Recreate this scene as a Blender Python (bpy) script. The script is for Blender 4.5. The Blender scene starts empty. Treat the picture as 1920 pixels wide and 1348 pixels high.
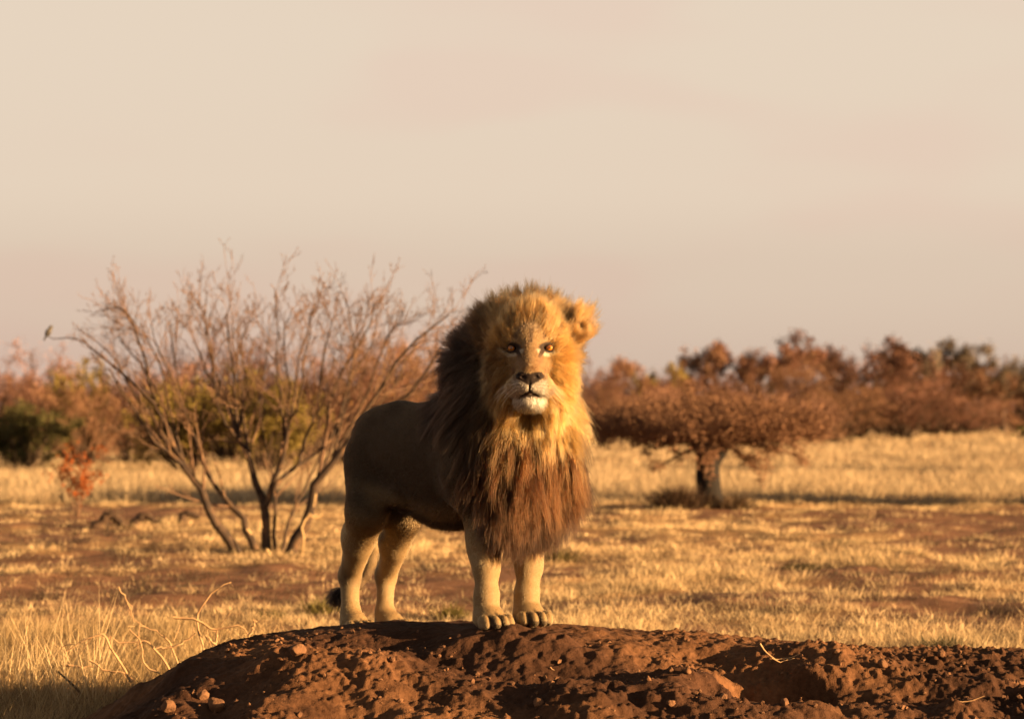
import bpy, math, os
import numpy as np
from mathutils import Vector, Matrix

scene = bpy.context.scene
COL = scene.collection
R = math.radians

# ------------------------------------------------------------------ camera
FPX = 4560.0                       # focal length in photo pixels (1920 wide)
CAM = np.array([0.0, 0.0, 1.03])   # z = 0 is the top of the termite mound
PITCH = math.atan(96.0 / FPX)
cam_data = bpy.data.cameras.new('camera')
cam = bpy.data.objects.new('camera', cam_data)
COL.objects.link(cam)
cam.location = CAM
cam.rotation_euler = (R(90) + PITCH, 0, 0)
cam_data.sensor_width = 36.0
cam_data.lens = FPX / 1920.0 * 36.0
cam_data.clip_start = 0.1
cam_data.clip_end = 5000.0
cam_data.dof.use_dof = True
cam_data.dof.focus_distance = 11.35
cam_data.dof.aperture_fstop = 2.8
scene.camera = cam

# ------------------------------------------------------------------ sun, sky, exposure
EXPO = 2.4
SKY_GAIN = 1.05 / 2 ** EXPO
SUN_AZ, SUN_EL = R(70), R(9.0)    # azimuth measured from behind the camera towards the right
SUN = Vector((math.sin(SUN_AZ) * math.cos(SUN_EL), -math.cos(SUN_AZ) * math.cos(SUN_EL), math.sin(SUN_EL)))
sun_data = bpy.data.lights.new('sun', 'SUN')
sun_data.energy = 5.0
sun_data.angle = R(0.5)
sun_data.color = (1.0, 0.61, 0.27)
sun = bpy.data.objects.new('sun', sun_data)
COL.objects.link(sun)
sun.rotation_euler = SUN.to_track_quat('Z', 'Y').to_euler()
sun.location = SUN * 60

world = bpy.data.worlds.new('World')
scene.world = world
world.use_nodes = True
wt = world.node_tree
wt.nodes.clear()
w_out = wt.nodes.new('ShaderNodeOutputWorld')
w_bg = wt.nodes.new('ShaderNodeBackground')
w_sky = wt.nodes.new('ShaderNodeTexSky')
w_sky.sky_type = 'NISHITA'
w_sky.sun_disc = False
w_sky.sun_elevation = SUN_EL
w_sky.sun_rotation = R(180) - SUN_AZ
w_sky.air_density = 1.0
w_sky.dust_density = 3.0
w_sky.ozone_density = 1.0
# dusty evening air: a cream haze that thins smoothly towards the zenith, over the clear sky
w_geo = wt.nodes.new('ShaderNodeTexCoord')
w_sep = wt.nodes.new('ShaderNodeSeparateXYZ')
wt.links.new(w_geo.outputs['Generated'], w_sep.inputs[0])
w_asin = wt.nodes.new('ShaderNodeMath'); w_asin.operation = 'ARCSINE'
wt.links.new(w_sep.outputs['Z'], w_asin.inputs[0])
w_el = wt.nodes.new('ShaderNodeMath'); w_el.operation = 'MULTIPLY'; w_el.inputs[1].default_value = 2 / math.pi
wt.links.new(w_asin.outputs[0], w_el.inputs[0])
w_ramp = wt.nodes.new('ShaderNodeValToRGB')
w_ramp.color_ramp.interpolation = 'EASE'
_st = [(0.0, (0.63, 0.47, 0.37)), (0.035, (0.70, 0.55, 0.43)), (0.06, (0.765, 0.615, 0.48)), (0.10, (0.775, 0.63, 0.49)), (0.30, (0.42, 0.36, 0.29)), (0.65, (0.16, 0.15, 0.14)), (1.0, (0.11, 0.115, 0.125))]
while len(w_ramp.color_ramp.elements) < len(_st): w_ramp.color_ramp.elements.new(0.5)
for _e, (_p, _c) in zip(w_ramp.color_ramp.elements, _st): _e.position = _p; _e.color = (*_c, 1)
wt.links.new(w_el.outputs[0], w_ramp.inputs[0])
# faint pinkish veils of high cloud
w_map = wt.nodes.new('ShaderNodeMapping'); w_map.inputs['Scale'].default_value = (5, 5, 16)
wt.links.new(w_geo.outputs['Generated'], w_map.inputs[0])
w_nz = wt.nodes.new('ShaderNodeTexNoise'); w_nz.inputs['Scale'].default_value = 1.3; w_nz.inputs['Detail'].default_value = 2
wt.links.new(w_map.outputs[0], w_nz.inputs['Vector'])
w_cr = wt.nodes.new('ShaderNodeMapRange'); w_cr.inputs['From Min'].default_value = 0.46; w_cr.inputs['From Max'].default_value = 0.68; w_cr.inputs['To Max'].default_value = 0.5
w_cr.interpolation_type = 'SMOOTHSTEP'
wt.links.new(w_nz.outputs['Fac'], w_cr.inputs['Value'])
w_pk = wt.nodes.new('ShaderNodeMix'); w_pk.data_type = 'RGBA'; w_pk.blend_type = 'MULTIPLY'
w_pk.inputs['B'].default_value = (1.0, 0.90, 0.92, 1)
wt.links.new(w_cr.outputs[0], w_pk.inputs['Factor']); wt.links.new(w_ramp.outputs[0], w_pk.inputs['A'])
w_hz = wt.nodes.new('ShaderNodeBackground')
wt.links.new(w_pk.outputs['Result'], w_hz.inputs['Color'])
w_hz.inputs['Strength'].default_value = SKY_GAIN
wt.links.new(w_sky.outputs[0], w_bg.inputs['Color'])
w_bg.inputs['Strength'].default_value = 0.05
w_ms = wt.nodes.new('ShaderNodeMixShader'); w_ms.inputs[0].default_value = 0.94
wt.links.new(w_bg.outputs[0], w_ms.inputs[1]); wt.links.new(w_hz.outputs[0], w_ms.inputs[2])
wt.links.new(w_ms.outputs[0], w_out.inputs[0])

scene.view_settings.view_transform = 'Standard'
scene.view_settings.look = 'None'
scene.view_settings.gamma = 1.0
scene.view_settings.exposure = EXPO
scene.render.engine = 'CYCLES'
scene.cycles.use_denoising = True
scene.cycles.max_bounces = 6
scene.cycles.transparent_max_bounces = 8

# ------------------------------------------------------------------ helpers
def at(px, py, Y):
    """world point that the photo pixel (px, py) shows at depth Y"""
    xc, yc = (px - 960.0) / FPX, (674.0 - py) / FPX
    c, s = math.cos(PITCH), math.sin(PITCH)
    dy, dz = c - yc * s, s + yc * c
    t = (Y - CAM[1]) / dy
    return np.array([xc * t, Y, CAM[2] + dz * t])

def nrm(a):
    a = np.asarray(a, float)
    return a / np.maximum(np.linalg.norm(a, axis=-1, keepdims=True), 1e-9)

def sstep(a, b, x):
    t = np.clip((x - a) / (b - a), 0, 1)
    return t * t * (3 - 2 * t)

def mixc(c0, c1, w):
    w = np.asarray(w)[..., None]
    return np.asarray(c0) * (1 - w) + np.asarray(c1) * w

_lat = np.random.default_rng(7).random((256, 256)).astype(np.float32)
def vnoise(x, y):
    xi, yi = np.floor(x).astype(int), np.floor(y).astype(int)
    fx, fy = x - xi, y - yi
    fx = fx * fx * (3 - 2 * fx); fy = fy * fy * (3 - 2 * fy)
    a = _lat[xi & 255, yi & 255]; b = _lat[(xi + 1) & 255, yi & 255]
    c = _lat[xi & 255, (yi + 1) & 255]; d = _lat[(xi + 1) & 255, (yi + 1) & 255]
    return (a * (1 - fx) + b * fx) * (1 - fy) + (c * (1 - fx) + d * fx) * fy

def fbm(x, y, octv=4, gain=0.5):
    s, a, tot = 0.0, 1.0, 0.0
    for k in range(octv):
        s = s + a * vnoise(x * 2 ** k + 17.3 * k, y * 2 ** k + 5.1 * k)
        tot += a; a *= gain
    return s / tot

def vnoise3(p, seed=0):
    return (vnoise(p[..., 0] + seed * 3.7, p[..., 1] + p[..., 2] * 0.7) + vnoise(p[..., 1] * 0.9 + 40 + seed, p[..., 2] + p[..., 0] * 0.6)
            + vnoise(p[..., 2] + 80, p[..., 0] * 0.8 - p[..., 1] * 0.5 + seed)) / 3

def link(o, parent=None):
    COL.objects.link(o)
    if parent is not None:
        o.parent = parent
    return o

def tag(o, label=None, cat=None, group=None, kind=None):
    if label: o['label'] = label
    if cat: o['category'] = cat
    if group: o['group'] = group
    if kind: o['kind'] = kind
    return o

def empty(name, loc=(0, 0, 0)):
    o = bpy.data.objects.new(name, None)
    o.location = [float(c) for c in loc]
    o.empty_display_size = 0.1
    return link(o)

def mesh_data(name, V, F, mat=None, col=None, smooth=True):
    """V (n,3) array, F (m,3|4) int array or list of such arrays; col (n,3) vertex colours"""
    me = bpy.data.meshes.new(name)
    V = np.ascontiguousarray(V, dtype=np.float32)
    Fs = [np.asarray(f, dtype=np.int32) for f in (F if isinstance(F, list) else [F]) if len(f)]
    me.vertices.add(len(V)); me.vertices.foreach_set('co', V.ravel())
    tot = sum(f.size for f in Fs); n = sum(len(f) for f in Fs)
    me.loops.add(tot); me.polygons.add(n)
    me.loops.foreach_set('vertex_index', np.concatenate([f.ravel() for f in Fs]))
    sizes = np.concatenate([np.full(len(f), f.shape[1], np.int32) for f in Fs])
    starts = np.concatenate([[0], np.cumsum(sizes)[:-1]]).astype(np.int32)
    me.polygons.foreach_set('loop_start', starts)
    me.polygons.foreach_set('use_smooth', np.full(n, smooth))
    me.update(calc_edges=True)
    if col is not None:
        a = me.color_attributes.new('col', 'FLOAT_COLOR', 'POINT')
        c4 = np.ones((len(V), 4), np.float32); c4[:, :3] = col
        a.data.foreach_set('color', c4.ravel())
    me.validate()
    if mat: me.materials.append(mat)
    return me

def mobj(name, V, F, mat=None, parent=None, col=None, smooth=True):
    return link(bpy.data.objects.new(name, mesh_data(name, V, F, mat, col, smooth)), parent)

def tubes(paths, sides=5, cap=True):
    """paths: list of (points (n,3), radii (n,)) -> V, F quads merged"""
    VV, FF, base = [], [], 0
    ang = np.arange(sides) * 2 * np.pi / sides
    for P, rad in paths:
        P = np.asarray(P, float); rad = np.broadcast_to(np.asarray(rad, float), (len(P),))
        T = nrm(np.gradient(P, axis=0))
        ref = np.array([0.31, 0.9, 0.3]) if abs(T[0] @ nrm(np.array([0.31, 0.9, 0.3]))) < 0.9 else np.array([1.0, 0, 0])
        A = nrm(np.cross(T, ref)); B = np.cross(T, A)
        ring = P[:, None] + rad[:, None, None] * (np.cos(ang)[None, :, None] * A[:, None] + np.sin(ang)[None, :, None] * B[:, None])
        n = len(P)
        VV.append(ring.reshape(-1, 3))
        i = np.arange(n - 1)[:, None] * sides; j = np.arange(sides)[None]; j2 = (j + 1) % sides
        q = np.stack([i + j, i + j2, i + sides + j2, i + sides + j], -1).reshape(-1, 4)
        FF.append(q + base); base += n * sides
    return np.concatenate(VV), np.concatenate(FF)

def spline(pts, n):
    """Catmull-Rom resample through pts to n points"""
    P = np.asarray(pts, float)
    P = np.vstack([2 * P[0] - P[1], P, 2 * P[-1] - P[-2]])
    m = len(P) - 3
    t = np.linspace(0, m - 1e-6, n); i = t.astype(int); f = (t - i)[:, None]
    p0, p1, p2, p3 = P[i], P[i + 1], P[i + 2], P[i + 3]
    return 0.5 * (2 * p1 + (p2 - p0) * f + (2 * p0 - 5 * p1 + 4 * p2 - p3) * f ** 2 + (3 * p1 - p0 - 3 * p2 + p3) * f ** 3)

# ------------------------------------------------------------------ materials
def new_mat(name):
    m = bpy.data.materials.new(name); m.use_nodes = True
    nt = m.node_tree; nt.nodes.clear()
    out = nt.nodes.new('ShaderNodeOutputMaterial')
    return m, nt, out

def N(nt, kind, **kw):
    n = nt.nodes.new(kind)
    for k, v in kw.items():
        if hasattr(n, k) and k not in ('inputs',): setattr(n, k, v)
    return n

def ramp(nt, stops):
    r = nt.nodes.new('ShaderNodeValToRGB')
    e = r.color_ramp.elements
    while len(e) < len(stops): e.new(0.5)
    for el, (p, c) in zip(e, stops):
        el.position = p; el.color = (*c, 1) if len(c) == 3 else c
    return r

def simple_mat(name, stops, scale=8.0, detail=5, rough=0.9, bump=0.4, bump_scale=None, bump_dist=0.01, translucent=0.0, attr=False, spec=0.25, obj_rand=0.0):
    m, nt, out = new_mat(name)
    b = N(nt, 'ShaderNodeBsdfPrincipled')
    b.inputs['Roughness'].default_value = rough
    b.inputs['Specular IOR Level'].default_value = spec
    tc = N(nt, 'ShaderNodeTexCoord')
    nz = N(nt, 'ShaderNodeTexNoise'); nz.inputs['Scale'].default_value = scale; nz.inputs['Detail'].default_value = detail
    nt.links.new(tc.outputs['Object'], nz.inputs['Vector'])
    r = ramp(nt, stops)
    nt.links.new(nz.outputs['Fac'], r.inputs['Fac'])
    col = r.outputs['Color']
    if attr:
        at_ = N(nt, 'ShaderNodeAttribute'); at_.attribute_name = 'col'
        mx = N(nt, 'ShaderNodeMix'); mx.data_type = 'RGBA'; mx.blend_type = 'MULTIPLY'; mx.inputs['Factor'].default_value = 1
        nt.links.new(at_.outputs['Color'], mx.inputs['A']); nt.links.new(col, mx.inputs['B'])
        col = mx.outputs['Result']
    if obj_rand:
        oi = N(nt, 'ShaderNodeObjectInfo')
        hs = N(nt, 'ShaderNodeHueSaturation')
        mr = N(nt, 'ShaderNodeMapRange'); mr.inputs['To Min'].default_value = 1 - obj_rand; mr.inputs['To Max'].default_value = 1 + obj_rand
        nt.links.new(oi.outputs['Random'], mr.inputs['Value']); nt.links.new(mr.outputs[0], hs.inputs['Value'])
        nt.links.new(col, hs.inputs['Color']); col = hs.outputs['Color']
    nt.links.new(col, b.inputs['Base Color'])
    if bump:
        bz = N(nt, 'ShaderNodeTexNoise'); bz.inputs['Scale'].default_value = bump_scale or scale * 4; bz.inputs['Detail'].default_value = 6
        nt.links.new(tc.outputs['Object'], bz.inputs['Vector'])
        bp = N(nt, 'ShaderNodeBump'); bp.inputs['Strength'].default_value = bump; bp.inputs['Distance'].default_value = bump_dist
        nt.links.new(bz.outputs['Fac'], bp.inputs['Height']); nt.links.new(bp.outputs[0], b.inputs['Normal'])
    if translucent:
        tr = N(nt, 'ShaderNodeBsdfTranslucent'); nt.links.new(col, tr.inputs['Color'])
        ms = N(nt, 'ShaderNodeMixShader'); ms.inputs[0].default_value = translucent
        nt.links.new(b.outputs[0], ms.inputs[1]); nt.links.new(tr.outputs[0], ms.inputs[2])
        nt.links.new(ms.outputs[0], out.inputs[0])
    else:
        nt.links.new(b.outputs[0], out.inputs[0])
    return m

def hair_mat(name, rough=0.45, radial=0.5, tip=1.0):
    """strand colour is stored per strand in the attribute col"""
    m, nt, out = new_mat(name)
    h = N(nt, 'ShaderNodeBsdfHairPrincipled')
    h.parametrization = 'COLOR'
    h.inputs['Roughness'].default_value = rough
    h.inputs['Radial Roughness'].default_value = radial
    h.inputs['IOR'].default_value = 1.26
    a = N(nt, 'ShaderNodeAttribute'); a.attribute_name = 'col'
    nt.links.new(a.outputs['Color'], h.inputs['Color'])
    nt.links.new(h.outputs[0], out.inputs[0])
    return m

def hair_object(name, pts, rad_root, rad_tip, col, mat, parent=None):
    """pts (n, k, 3) strands, col (n,3)"""
    n, k, _ = pts.shape
    hc = bpy.data.hair_curves.new(name)
    hc.add_curves([k] * n)
    hc.attributes['position'].data.foreach_set('vector', np.ascontiguousarray(pts, np.float32).ravel())
    t = np.linspace(0, 1, k)[None]
    rr = np.asarray(rad_root); rr = np.broadcast_to(rr.reshape(-1, 1), (n, 1))
    rad = rr * (1 - t ** 1.5) + rad_tip * t ** 1.5
    ra = hc.attributes.get('radius') or hc.attributes.new('radius', 'FLOAT', 'POINT')
    ra.data.foreach_set('value', np.ascontiguousarray(rad, np.float32).ravel())
    ca = hc.attributes.new('col', 'FLOAT_COLOR', 'CURVE')
    c4 = np.ones((n, 4), np.float32); c4[:, :3] = col
    ca.data.foreach_set('color', c4.ravel())
    hc.materials.append(mat)
    return link(bpy.data.objects.new(name, hc), parent)

# ------------------------------------------------------------------ signed distance grids
class Grid:
    def __init__(s, lo, hi, h):
        s.lo = np.array(lo, float); s.h = h
        s.n = np.ceil((np.array(hi) - s.lo) / h).astype(int) + 1
        s.ax = [s.lo[i] + h * np.arange(s.n[i]) for i in range(3)]
        s.D = np.full(s.n, 0.3, np.float32)
    def put(s, fn, c, r, k=0.03, sub=False):
        c = np.asarray(c, float); m = np.asarray(r, float) + k + 3 * s.h
        i0 = np.clip(((c - m - s.lo) / s.h).astype(int), 0, s.n); i1 = np.clip(((c + m - s.lo) / s.h).astype(int) + 2, 0, s.n)
        if np.any(i1 <= i0): return
        sl = tuple(slice(a, b) for a, b in zip(i0, i1))
        x = s.ax[0][sl[0]][:, None, None]; y = s.ax[1][sl[1]][None, :, None]; z = s.ax[2][sl[2]][None, None, :]
        d = fn(x, y, z).astype(np.float32); D = s.D[sl]
        if sub:
            h = np.clip(0.5 - 0.5 * (D + d) / k, 0, 1)
            s.D[sl] = D * (1 - h) - d * h + k * h * (1 - h)
        else:
            h = np.clip(0.5 + 0.5 * (D - d) / k, 0, 1)
            s.D[sl] = D * (1 - h) + d * h - k * h * (1 - h)
    def ell(s, c, r, k=0.03, M=None, sub=False):
        """ellipsoid, rows of M = its axes in world space"""
        c = np.asarray(c, float); r = np.asarray(r, float)
        M = np.eye(3) if M is None else np.asarray(M, float)
        def fn(x, y, z):
            x = x - c[0]; y = y - c[1]; z = z - c[2]
            q = [M[i, 0] * x + M[i, 1] * y + M[i, 2] * z for i in range(3)]
            k0 = np.sqrt(sum((q[i] / r[i]) ** 2 for i in range(3)))
            k1 = np.sqrt(sum((q[i] / r[i] ** 2) ** 2 for i in range(3))) + 1e-6
            return k0 * (k0 - 1) / k1
        s.put(fn, c, np.full(3, r.max()) if M is not None else r, k, sub)
    def cone(s, a, b, ra, rb, k=0.03, sub=False, flat=None, fs=1.0):
        """round cone; flat = axis along which it is fs times as wide"""
        a = np.asarray(a, float); b = np.asarray(b, float); ab = b - a; L2 = ab @ ab
        def fn(x, y, z):
            x = x - a[0]; y = y - a[1]; z = z - a[2]
            t = np.clip((x * ab[0] + y * ab[1] + z * ab[2]) / L2, 0, 1)
            dx, dy, dz = x - t * ab[0], y - t * ab[1], z - t * ab[2]
            if flat is not None:
                w = dx * flat[0] + dy * flat[1] + dz * flat[2]
                g = w * (1 / fs - 1)
                dx, dy, dz = dx + g * flat[0], dy + g * flat[1], dz + g * flat[2]
            return np.sqrt(dx * dx + dy * dy + dz * dz) - (ra + (rb - ra) * t)
        m = max(ra, rb) * max(1, fs)
        s.put(fn, (a + b) / 2, np.abs(ab) / 2 + m, k, sub)
    def chain(s, P, rad, k=0.03, **kw):
        for i in range(len(P) - 1): s.cone(P[i], P[i + 1], rad[i], rad[i + 1], k, **kw)
    def sample(s, p):
        q = (p - s.lo) / s.h
        q = np.clip(q, 0, s.n - 1.001); i = q.astype(int); f = q - i
        D = s.D; x, y, z = i[..., 0], i[..., 1], i[..., 2]; fx, fy, fz = f[..., 0], f[..., 1], f[..., 2]
        c = lambda a, b, e: D[x + a, y + b, z + e]
        return (((c(0,0,0) * (1 - fx) + c(1,0,0) * fx) * (1 - fy) + (c(0,1,0) * (1 - fx) + c(1,1,0) * fx) * fy) * (1 - fz)
                + ((c(0,0,1) * (1 - fx) + c(1,0,1) * fx) * (1 - fy) + (c(0,1,1) * (1 - fx) + c(1,1,1) * fx) * fy) * fz)
    def grad(s, p, e=None):
        e = e or s.h * 1.5
        g = np.stack([s.sample(p + d) - s.sample(p - d) for d in np.eye(3) * e], -1)
        return nrm(g)
    def mesh(s):
        """naive surface nets"""
        D = s.D; inside = D < 0
        n = s.n - 1
        acc = np.zeros((*n, 3), np.float32); cnt = np.zeros(n, np.float32)
        cor = [(a, b, c) for a in (0, 1) for b in (0, 1) for c in (0, 1)]
        sub = lambda A, o: A[o[0]:o[0] + n[0], o[1]:o[1] + n[1], o[2]:o[2] + n[2]]
        k = sum(sub(inside, o).astype(np.int8) for o in cor)
        idx = np.argwhere((k > 0) & (k < 8))
        vals = {o: D[idx[:, 0] + o[0], idx[:, 1] + o[1], idx[:, 2] + o[2]] for o in cor}
        acc = np.zeros((len(idx), 3)); cnt = np.zeros(len(idx))
        for o in cor:
            for ax in range(3):
                if o[ax] == 0:
                    p = list(o); p[ax] = 1; p = tuple(p)
                    a, b = vals[o], vals[p]; cr = (a < 0) != (b < 0)
                    t = np.where(cr, a / np.where(cr, a - b, 1), 0)
                    pos = np.tile(np.array(o, float), (len(idx), 1)); pos[:, ax] += t
                    acc += pos * cr[:, None]; cnt += cr
        V = s.lo + s.h * (idx + acc / cnt[:, None])
        vid = np.full(n, -1, np.int32); vid[idx[:, 0], idx[:, 1], idx[:, 2]] = np.arange(len(idx))
        F = []
        for ax in range(3):
            b, c = (ax + 1) % 3, (ax + 2) % 3
            lo_ = [slice(0, s.n[i]) for i in range(3)]
            A = [slice(1, n[i]) for i in range(3)]; A[ax] = slice(0, n[ax])
            Bs = list(A); Bs[ax] = slice(1, n[ax] + 1)
            i0, i1 = inside[tuple(A)], inside[tuple(Bs)]
            e = np.argwhere(i0 != i1)
            flip = i1[tuple(e.T)]
            off = np.array([a.start for a in A]); e = e + off
            def v(db, dc):
                q = e.copy(); q[:, b] -= db; q[:, c] -= dc
                return vid[q[:, 0], q[:, 1], q[:, 2]]
            f = np.stack([v(0, 0), v(1, 0), v(1, 1), v(0, 1)], 1)
            f[flip] = f[flip][:, ::-1]
            F.append(f)
        F = np.concatenate(F); F = F[(F >= 0).all(1)]
        return V, F

def taubin(V, F, it=2):
    e = np.concatenate([F[:, [0, 1]], F[:, [1, 2]], F[:, [2, 3]], F[:, [3, 0]]])
    e = np.concatenate([e, e[:, ::-1]])
    deg = np.bincount(e[:, 0], minlength=len(V))[:, None]
    for _ in range(it):
        for lam in (0.55, -0.5):
            S = np.stack([np.bincount(e[:, 0], V[e[:, 1], i], len(V)) for i in range(3)], 1) / np.maximum(deg, 1)
            V = V + lam * (S - V)
    return V

def vert_normals(V, F):
    n = np.cross(V[F[:, 2]] - V[F[:, 0]], V[F[:, 3]] - V[F[:, 1]])
    out = np.zeros_like(V)
    for k in range(4):
        for i in range(3): out[:, i] += np.bincount(F[:, k], n[:, i], len(V))
    return nrm(out)

def scatter(V, F, count, weight, rng):
    """area- and weight-weighted random points on quads: returns points, face ids"""
    n = np.cross(V[F[:, 2]] - V[F[:, 0]], V[F[:, 3]] - V[F[:, 1]])
    w = np.linalg.norm(n, axis=1) * weight[F].mean(1)
    f = rng.choice(len(F), count, p=w / w.sum())
    u, v = rng.random((2, count, 1))
    a, b, c, d = (V[F[f, i]] for i in range(4))
    return (a * (1 - u) + b * u) * (1 - v) + (d * (1 - u) + c * u) * v, f
# ================================================================== terrain heights
PLAIN = -0.55
_cx = np.array([-6, -2.45, -2.05, -1.82, -1.59, -1.44, -1.23, -1.03, -0.77, 0.0, 0.23, 0.62, 1.13, 1.64, 2.46, 3.3, 4.6, 8])
_cz = np.array([-1.6, -0.66, -0.45, -0.33, -0.19, -0.11, -0.06, -0.034, -0.014, 0, -0.016, -0.05, -0.085, -0.12, -0.144, -0.2, -0.62, -1.6])
def plain_z(X, Y):
    return PLAIN + 0.07 * (fbm(X * 0.35 + 3, Y * 0.35, 3) - 0.5) * sstep(13.5, 20, Y) + 0.8 * (fbm(X * 0.02 + 9, Y * 0.02 + 2, 2) - 0.5) * sstep(90, 260, Y)

def mound_z(X, Y, detail=True):
    zc = np.interp(X, _cx, _cz)
    zc = 0.5 * zc + 0.25 * (np.interp(X - 0.12, _cx, _cz) + np.interp(X + 0.12, _cx, _cz))
    f = np.maximum(11.62 - Y, 0); b = np.maximum(Y - 11.8, 0)
    z = zc - 0.17 * f ** 1.35 - 0.16 * b ** 1.8
    if detail:
        front = sstep(11.75, 11.1, Y)
        feet = sstep(0.35, 0.9, np.hypot((X + 0.35) / 1.3, (Y - 11.95) / 1.0))
        big = fbm(X * 1.9 + 4.2, Y * 1.9 + 1.3, 2) - 0.5
        z = z + 0.30 * big * (0.12 + 0.88 * front)
        z = z + 0.085 * (fbm(X * 5.5, Y * 5.5 + 9, 3) - 0.5) * (0.25 + 0.75 * front)
        rid = 1 - np.abs(2 * fbm(X * 9 + 31, Y * 9 + 7, 2) - 1)
        z = z + 0.018 * (rid - 0.75) * front
        g = fbm(X * 24, Y * 24, 3)
        z = z + 0.034 * (g - 0.5) * (0.35 + 0.65 * feet)
        rough = 0.3 + 0.7 * sstep(0.45, 0.6, fbm(X * 2.3 + 60, Y * 2.3, 2)) + 0.5 * sstep(1.2, 1.9, X)
        lump = np.maximum(vnoise(X * 36 + 5, Y * 36) - 0.55, 0) + 0.6 * np.maximum(vnoise(X * 63 + 5, Y * 63 + 3) - 0.5, 0)
        z = z + 0.035 * lump * rough * (0.3 + 0.7 * feet)
        # burrow on the right: a steep-walled pit and its thrown-up rim
        dx, dy = (X - 1.10) / np.where(X > 1.10, 0.34, 0.20), (Y - 10.93) / 0.24
        wob = 0.50 * (fbm(X * 5 + 2, Y * 5 + 8, 3) - 0.5)
        rr = np.hypot(dx, dy) + wob
        z = z - 0.62 * sstep(1.05, np.where(X > 1.1, 0.50, 0.80), rr)
        tr = np.hypot((X - 1.55) / 0.5, (Y - 10.9) / 0.2) + wob
        z = z - 0.045 * sstep(1.2, 0.3, tr)
        z = z + 0.055 * np.exp(-((X - 1.35) / 0.7) ** 2 - ((Y - 10.52) / 0.14) ** 2)
        z = z + 0.05 * np.exp(-((X - 0.78) / 0.16) ** 2 - ((Y - 10.75) / 0.2) ** 2)
    return z

def ground_top(X, Y):
    return np.maximum(mound_z(X, Y), plain_z(X, Y))

# ================================================================== lion
UH = np.array([0.623, -0.782, 0.0])          # heading
VL = np.array([0.782, 0.623, 0.0])           # lion's left
LO = np.array([-0.37, 12.05, 0.0])
ZA = np.array([0, 0, 1.0])
def L(u, v, z): return LO + UH * u + VL * v + ZA * z
MB = np.stack([UH, VL, ZA])                  # body axes
def gz(p): return float(mound_z(np.array(p[0]), np.array(p[1])))

HEAD = at(994, 652, 11.36)                   # point between the eyes
HYAW = R(-1)
def to_head(p):
    q = p - HEAD
    c, s = math.cos(HYAW), math.sin(HYAW)
    hx = q[..., 0] * c + q[..., 1] * s
    hf = q[..., 0] * s - q[..., 1] * c
    return np.stack([hx, hf, q[..., 2]], -1)  # right in the picture, forward, up
def H(x, f, z):
    c, s = math.cos(HYAW), math.sin(HYAW)
    return HEAD + np.array([x * c + f * s, x * s - f * c, z])
MH = np.array([[math.cos(HYAW), math.sin(HYAW), 0], [math.sin(HYAW), -math.cos(HYAW), 0], [0, 0, 1.0]])

lion = empty('lion', (LO[0], LO[1], 0.0))
tag(lion, 'male lion with a golden and dark brown mane standing on the mound, facing the camera', 'lion')
bpy.context.view_layer.update()
def adopt(o):
    o.parent = lion
    o.matrix_parent_inverse = Matrix.Translation(-lion.location)
    return o

# ---------------- body
G = Grid((-1.12, 11.0, -0.16), (0.5, 13.05, 1.55), 0.0085)
def bell(u, v, z, r, k=0.06): G.ell(L(u, v, z), r, k, MB)
bell(0.20, 0, 0.80, (0.44, 0.225, 0.285))         # rib cage
bell(-0.18, 0, 0.815, (0.40, 0.20, 0.225), 0.10)  # loin
bell(-0.40, 0, 0.845, (0.235, 0.155, 0.205), 0.06)  # croup
bell(0.10, 0, 0.66, (0.40, 0.15, 0.20), 0.08)     # belly
bell(0.50, 0, 0.80, (0.24, 0.23, 0.30), 0.08)     # chest
for s in (-1, 1):
    bell(0.40, 0.155 * s, 0.82, (0.16, 0.09, 0.24), 0.07)      # shoulder blades
    bell(-0.43, 0.09 * s, 0.72, (0.15, 0.09, 0.26), 0.05)    # haunches
# spine ridge
G.chain([L(-0.55, 0, 0.935), L(-0.3, 0, 0.975), L(0.05, 0, 0.98), L(0.35, 0, 1.03)], [0.08, 0.075, 0.07, 0.09], 0.08)

def paw(c, heading, size=1.0, spread=1.0):
    """c: centre of the sole on the ground; four toes in front of the pad"""
    h = nrm(np.array([heading[0], heading[1], 0.0])); lft = np.array([-h[1], h[0], 0])
    M = np.stack([h, lft, ZA])
    G.ell(c + ZA * 0.040 * size - h * 0.01, (0.085 * size, 0.066 * size, 0.048 * size), 0.03, M)
    for j, o in enumerate((-0.056, -0.020, 0.020, 0.056)):
        fwd = (0.062, 0.088, 0.086, 0.058)[j]
        t = c + h * fwd * size + lft * o * size * spread + ZA * 0.030 * size
        G.ell(t, (0.042 * size, 0.0215 * size, 0.034 * size), 0.010, M)
        G.ell(t + h * 0.022 * size - ZA * 0.008 * size, (0.028 * size, 0.017 * size, 0.020 * size), 0.008, M)
    return M

TOES = []
def ground_pt(px, Y, lift=0.0):
    X = (px - 960) / FPX * Y
    return np.array([X, Y, gz((X, Y)) + lift])
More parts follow.
